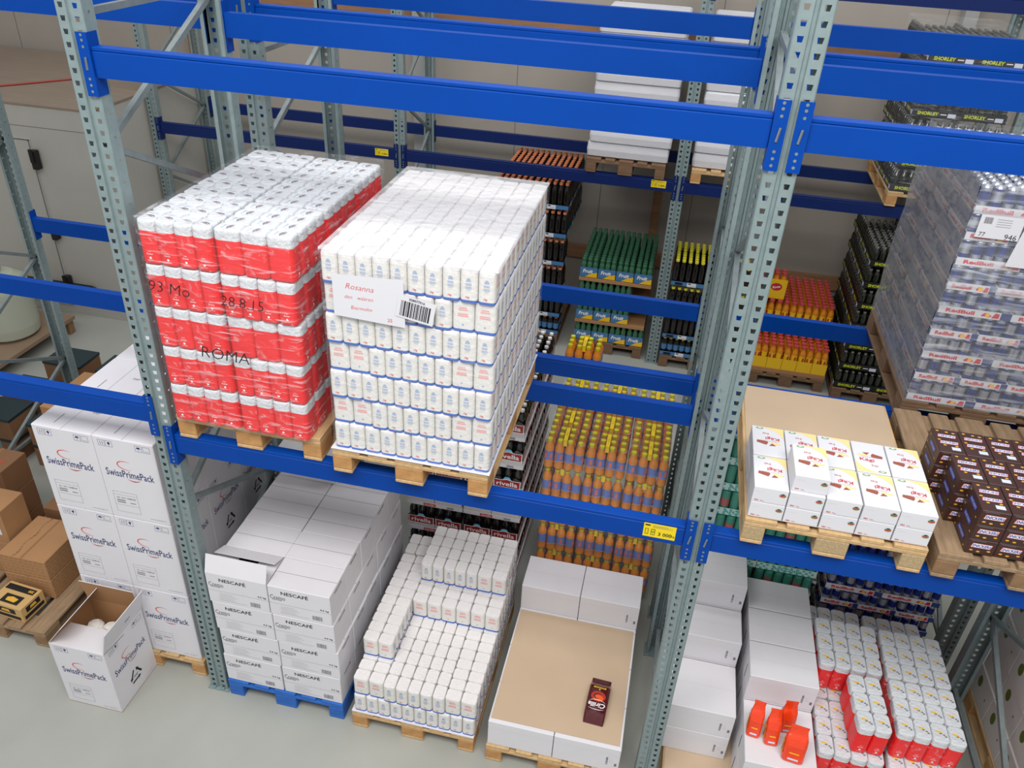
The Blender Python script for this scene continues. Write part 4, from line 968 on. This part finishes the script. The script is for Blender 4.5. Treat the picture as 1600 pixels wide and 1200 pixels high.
for k in range(4):
    for c in range(2):
        for r_ in range(2):
            if k < 3 and r_ > 0: continue
            o = thing('dark_bottle_tray', DT, [], (2.50+c*.405, 5.16+r_*.303, PH+.002+ZD[k]), 'tray of dark bottles with yellow caps, %s, %s, %s' % (lay(k, 4), row(r_, 2), colw(c, 2)), 'drinks tray', 'yellow-capped bottle trays')
            for i in range(6):
                for j in range(4):
                    if k == 3 or j < 2: B_ = YLW if k else YLS; b = node('bottle', B_[0], o, (.035+i*.066, .04+j*.07, .006)); node('cap', B_[1], b, (0, 0, B_[2]*.93))
# red-capped amber drinks
AMBt = bottle(.295, .036, AMB, YLAB, KRED, RCAP, neck=.62)
S2 = sleeve(.155, .150, .13, YLAB, None, None); AT = M().box(0, 0, 0, .84, .60, .05, BCARD).mesh('card_tray')
pallet(3.50, 5.10, 0, 'dark pallet at the wall rack under the red-capped amber bottles', 'dark')
for k in range(2):
    zt = PH+.002+k*.362; yk = .31*k
    t_ = thing('card_tray', M().box(0, 0, 0, .80, 1.1-.31*k, .05, BCARD).mesh('card_tray'), [], (3.50, 5.12+yk, zt), 'brown card tray under the %s layer of red-capped amber bottles' % ('lower', 'upper')[k], 'tray')
    for r_ in range(6 if k == 0 else 5):
        for c in range(5):
            o = pack('amber_bottle_pack', 'drinks pack', 3.505+c*.159, 5.13+yk+r_*.155, zt+.051, 2, 2, .0765, .0765, AMBt, 'yellow-labelled pack of amber bottles, %s layer, %s, %s' % (('lower', 'upper')[k], row(r_, 6), colw(c, 5)), 'amber bottle packs', subcap=False)
            node('sleeve', S2, o, (0, 0, .0))
o = pack('amber_bottle_pack', 'drinks pack', 3.50, 5.50, PH+.002+.362+.051+.302, 3, 2, .0765, .0765, AMBt, 'lone yellow pack of red-capped bottles on top of the amber stack', 'amber bottle packs', subcap=False)
LM = M(); F = FF(.235, 0, 0); LM.rect(F, 0, 0, .235, .23, YLAB, 0); LM.disc(F, .13, .14, .06, KRED, 16, .045, .001); LM.text(F, 'Rivea', .13, .14, .028, CREAM, rot=.3, bold=.02, off=.002)
node('sleeve', LM.mesh('sleeve'), o, (0, 0, .0))
# lime-print crates
SHB = bottle(.195, .031, DGREEN, DGREEN, None, SCAP, neck=.45)
def sh_tray(w, d):
    m = M(); h = .072; m.box(0, 0, 0, w, d, .004, BLACK)
    for F, ww in ((FF(w, d, h), w), (FR(w, d, h), d), (FL(w, d, h), d)):
        m.rect(F, 0, 0, ww, h, BLACK, 0); m.text(F, 'SHORLEY', ww*.33, h*.5, .032, SHY, w=ww*.46, bold=.04, off=.0015); m.rect(F, ww*.60, h*.42, ww*.73, h*.55, WCARD, .001).rect(F, ww*.76, h*.15, ww*.93, h*.65, LBAR, .001)
    return m.mesh('tray')
ST = sh_tray(.398, .30)
def shorley(x, y, z, nk, lab, grp, rows=4):
    for k in range(nk):
        for c in range(2):
            for r_ in range(rows):
                if k < nk-1 and r_ > 0 and c > 0: continue
                o = thing('apple_drink_tray', ST, [], (x+c*.401, y+r_*.302, z+k*.2345), 'lime-lettered black bottle tray, %s, %s, %s, %s' % (lay(k, nk), row(r_, rows), colw(c, 2), lab), 'drinks tray', grp)
                for i in range(6):
                    for j in range(4):
                        if (k == nk-1 and r_ < 3) or (j < 1 and r_ == 0) or i == 0: b = node('bottle', SHB[0], o, (.034+i*.066, .04+j*.07, .006)); node('cap', SHB[1], b, (0, 0, SHB[2]*.93))
pallet(4.38, 5.0, 0, 'dark pallet at the wall rack under the floor stack of lime-lettered trays', 'dark')
shorley(4.385, 5.02, PH+.002, 7, 'floor stack', 'floor stack of lime-lettered trays')
pallet(4.385, 5.17, 2.13, 'orange-brown pallet on the wall rack shelf under the wrapped dark trays', 'pine')
shorley(4.395, 5.19, 2.13+PH+.002, 6, 'shelf stack', 'shelf stack of lime-lettered trays')
load_wrap(4.37, 5.165, 2.13+PH, .85, 1.24, 6*.2345+.02, FILMC, 'clear stretch film round the shelf stack of lime-lettered trays', 9)
# white paper bundles on the wall rack shelf
def paper_stack(x, n, lab):
    for k in range(n):
        r = random.Random(k+int(x*10)); m = M(); w, d, h = .82, 1.12, .145; rings = []
        for zz, kx in ((0, .97), (.01, 1.0), (h*.5, 1.012), (h-.012, 1.0), (h, .96)):
            rings.append([(a+r.uniform(-.004, .004), b+r.uniform(-.004, .004), zz) for a, b, c in rr(w*kx, d*kx, .03, 0, 3)])
        m.loft(rings, [MAGZ]); thing('paper_bundle', m.mesh('paper_bundle'), [], (x+.41+r.uniform(-.012, .012), 5.19+.60+r.uniform(-.01, .01), 2.13+PH+.002+k*.1475), 'white wrapped flat bundle, %s, %s stack on the wall rack' % (lay(k, n), lab), 'paper bundle', 'white flat bundles on the wall rack')
pallet(1.46, 5.18, 2.13, 'brown pallet on the wall rack shelf under the left white bundles', 'dark'); paper_stack(1.46, 9, 'left')
pallet(2.52, 5.18, 2.13, 'brown pallet on the wall rack shelf under the right white bundles', 'pine'); paper_stack(2.52, 9, 'right')

# ------------------------------------------------------------------ circle-print cartons at the right edge
def circ():
    w, d, h = .385, .29, .235; m = M(); m.bbox(0, 0, 0, w, d, h, LCARD, .003); L = FL(w, d, h); F = FF(w, d, h)
    for G_, ww in ((L, d), (F, w)): m.disc(G_, ww*.28, h*.62, .030, GRCIRC, 16, .045) ; m.disc(G_, ww*.75, h*.5, .007, GRCIRC, 8, .011)
    return m.mesh('printed_carton')
CM = circ(); pallet(4.88, .0, 0, 'pine pallet at the right edge under the cartons with green circles')
for k in range(6):
    for r_ in range(4):
        for c in range(2):
            if c == 1 and not (k == 5 or r_ == 0): continue
            thing('printed_carton', CM, [], (4.885+c*.39+(k % 2)*.01, .02+r_*.296, PH+.001+k*.237), 'off-white carton with green circle print, %s, %s, %s, right edge' % (lay(k, 6), row(r_, 4), colw(c, 2)), 'carton', 'cartons with green circles')

# ------------------------------------------------------------------ left: brown cartons
pallet(-2.15, .0, 0, 'brown pallet on the floor at the left edge under the brown cartons', 'old')
def brown(w, d, h, mt=BCARD, tape=True, red=False, ptn=False):
    m = M(); m.bbox(0, 0, 0, w, d, h, mt, .004); T = FT(w, d, h)
    if tape: m.rect(T, w*.48, 0, w*.53, d, TAPE)
    m.rect(T, w*.500, 0, w*.503, d, BCARD3, .001)
    if red: m.poly(T, [(w*.1, d*.3), (w*.8, d*.25), (w*.85, d*.5), (w*.1, d*.6)], mat('faded_red_print', (.62, .30, .20), .7), .0008)
    if ptn:
        for F, ww in ((FF(w, d, h), w), (FR(w, d, h), d)):
            for i in range(9):
                for j in range(6): m.rect(F, ww*(i+.15+.3*(j % 2))/9.6, h*(j+.3)/6, ww*(i+.7+.3*(j % 2))/9.6, h*(j+.42)/6, BCARD3)
        for i in range(14): m.poly(T, [(w*.30+.012*math.sin(i), d*i/14), (w*.33+.012*math.sin(i), d*(i+.2)/14), (w*.34+.012*math.sin(i+1), d*(i+.9)/14), (w*.32, d*(i+.8)/14)], BCARD3, .0009)
    return m.mesh('brown_carton')
g = 'brown cartons at the left edge'
BP = brown(.37, .41, .176, ptn=True)
for k in range(2): thing('brown_carton', BP, [], (-1.845, .29, PH+.001+k*.178), 'brown carton with rows of small dark print, %s of the front pair' % ('lower', 'upper')[k], 'carton', g)
m = M(); w, d, h = .27, .20, .13; m.bbox(0, 0, 0, w, d, h, mat('yellow_brown_card', (.76, .62, .40), .8), .003); T = FT(w, d, h)
m.rect(T, w*.05, d*.66, w*.92, d*.90, INK); m.text(T, '200', w*.80, d*.78, .022, NUT, bold=.03, off=.0015, flip=True); m.rect(T, w*.25, d*.12, w*.80, d*.50, INK); m.poly(T, [(w*.38, d*.22), (w*.66, d*.2), (w*.7, d*.36), (w*.5, d*.42), (w*.36, d*.36)], NUT, .0012)
for F, ww in ((FF(w, d, h), w), (FR(w, d, h), d)): m.rect(F, ww*.08, h*.15, ww*.92, h*.38, INK); m.rect(F, ww*.2, h*.5, ww*.8, h*.85, INK); m.poly(F, [(ww*.35, h*.6), (ww*.65, h*.58), (ww*.6, h*.78), (ww*.4, h*.76)], NUT, .0012)
thing('printed_box', m.mesh('printed_box'), [], (-1.80, .065, PH+.001), 'small yellow-brown box with black printed panels at the pallet front', 'box', rz=-.08)
B30 = brown(.40, .23, .30)
thing('brown_carton', B30, [], (-2.27, .43, PH+.001), 'brown carton under another one beside the patterned cartons', 'carton', g)
thing('brown_carton', B30, [('label', M().rect((Vector((0, 0, 0)), X, Z, -Y), 0, 0, .10, .16, WCARD2, 0).mesh('carton_label'), (.26, -.001, .08), K0), ('flap', M().box(0, 0, -.002, .20, .09, .002, BCARD).mesh('flap'), (.10, .02, .303), (math.radians(35), 0, 0))], (-2.27, .43, PH+.303), 'brown carton with white label and lifted flap, upper one beside the patterned cartons', 'carton', g)
thing('brown_carton', brown(.40, .36, .38, BCARD3), [], (-1.85, .76, PH+.001), 'darker brown carton between the patterned pair and the tall white cartons', 'carton', g)
BR3 = brown(.38, .26, .25, BCARD3, red=True)
for k in range(3): thing('brown_carton', BR3, [], (-2.55, .80, .001+k*.252), 'brown carton with faded red print, %s, standing on the floor at the left edge' % lay(k, 3), 'carton', g)
pallet(-2.3, 1.40, 0, 'brown pallet in the second row under the red-printed brown cartons', 'dark')
for k in range(3):
    for c in range(2): thing('brown_carton', brown(.36, .55, .26, BCARD3 if k == 1 else BCARD, red=(k == 2)), [], (-2.28+c*.37, 1.42, PH+.001+k*.262), 'brown carton, second row, %s, %s of two stacks' % (lay(k, 3), colw(c, 2)), 'carton', g)
DL = M(); DL.bbox(0, 0, 0, .40, .30, .22, BCARD3, .003).box(-.004, -.004, .2, .404, .304, .225, DTEAL)
DLm = DL.mesh('lidded_crate')
LC = [(x_, y_, z_, n_) for n_, y0 in (('near', 1.72), ('middle', 2.10), ('far', 2.66)) for x_ in (-3.37, -2.79) for y_ in (y0,) for z_ in (.001, .227)]
for i, (a, b, c, n_) in enumerate(LC):
    thing('lidded_crate', DLm, [], (a, b, c), 'brown crate with dark lid, %s %s one of the %s pair of stacks' % ('lower' if c < .1 else 'upper', 'left' if a < -3 else 'right', n_), 'crate', 'dark-lidded crates')
# tank on a wooden board table
TANW = mat('tan_board', (.56, .47, .38), .8, noise=.15, nscale=4)
m = M(); m.box(0, 0, 0, 1.1, 1.4, .04, TANW)
for a in (0.02, 1.0):
    for b in (0.02, 1.3): m.box(a, b, -.16, a+.08, b+.08, 0, OLDD)
thing('wooden_bench', m.mesh('wooden_bench'), [], (-5.15, 2.55, .161), 'low tan board platform at the left edge carrying the white tank', 'bench')
m = M().lathe([(.24, 0), (.29, .04), (.30, .14), (.30, .55), (.29, .62), (.18, .70), (.07, .72), (.07, .75)], [TANK], 24)
thing('plastic_tank', m.mesh('plastic_tank'), [('cap', M().lathe([(.08, 0), (.08, .05), (.07, .055)], [BLACK], 14).mesh('cap'), (0, 0, .75), K0)], (-4.42, 3.42, .202), 'translucent white plastic tank standing on the low tan platform', 'tank')
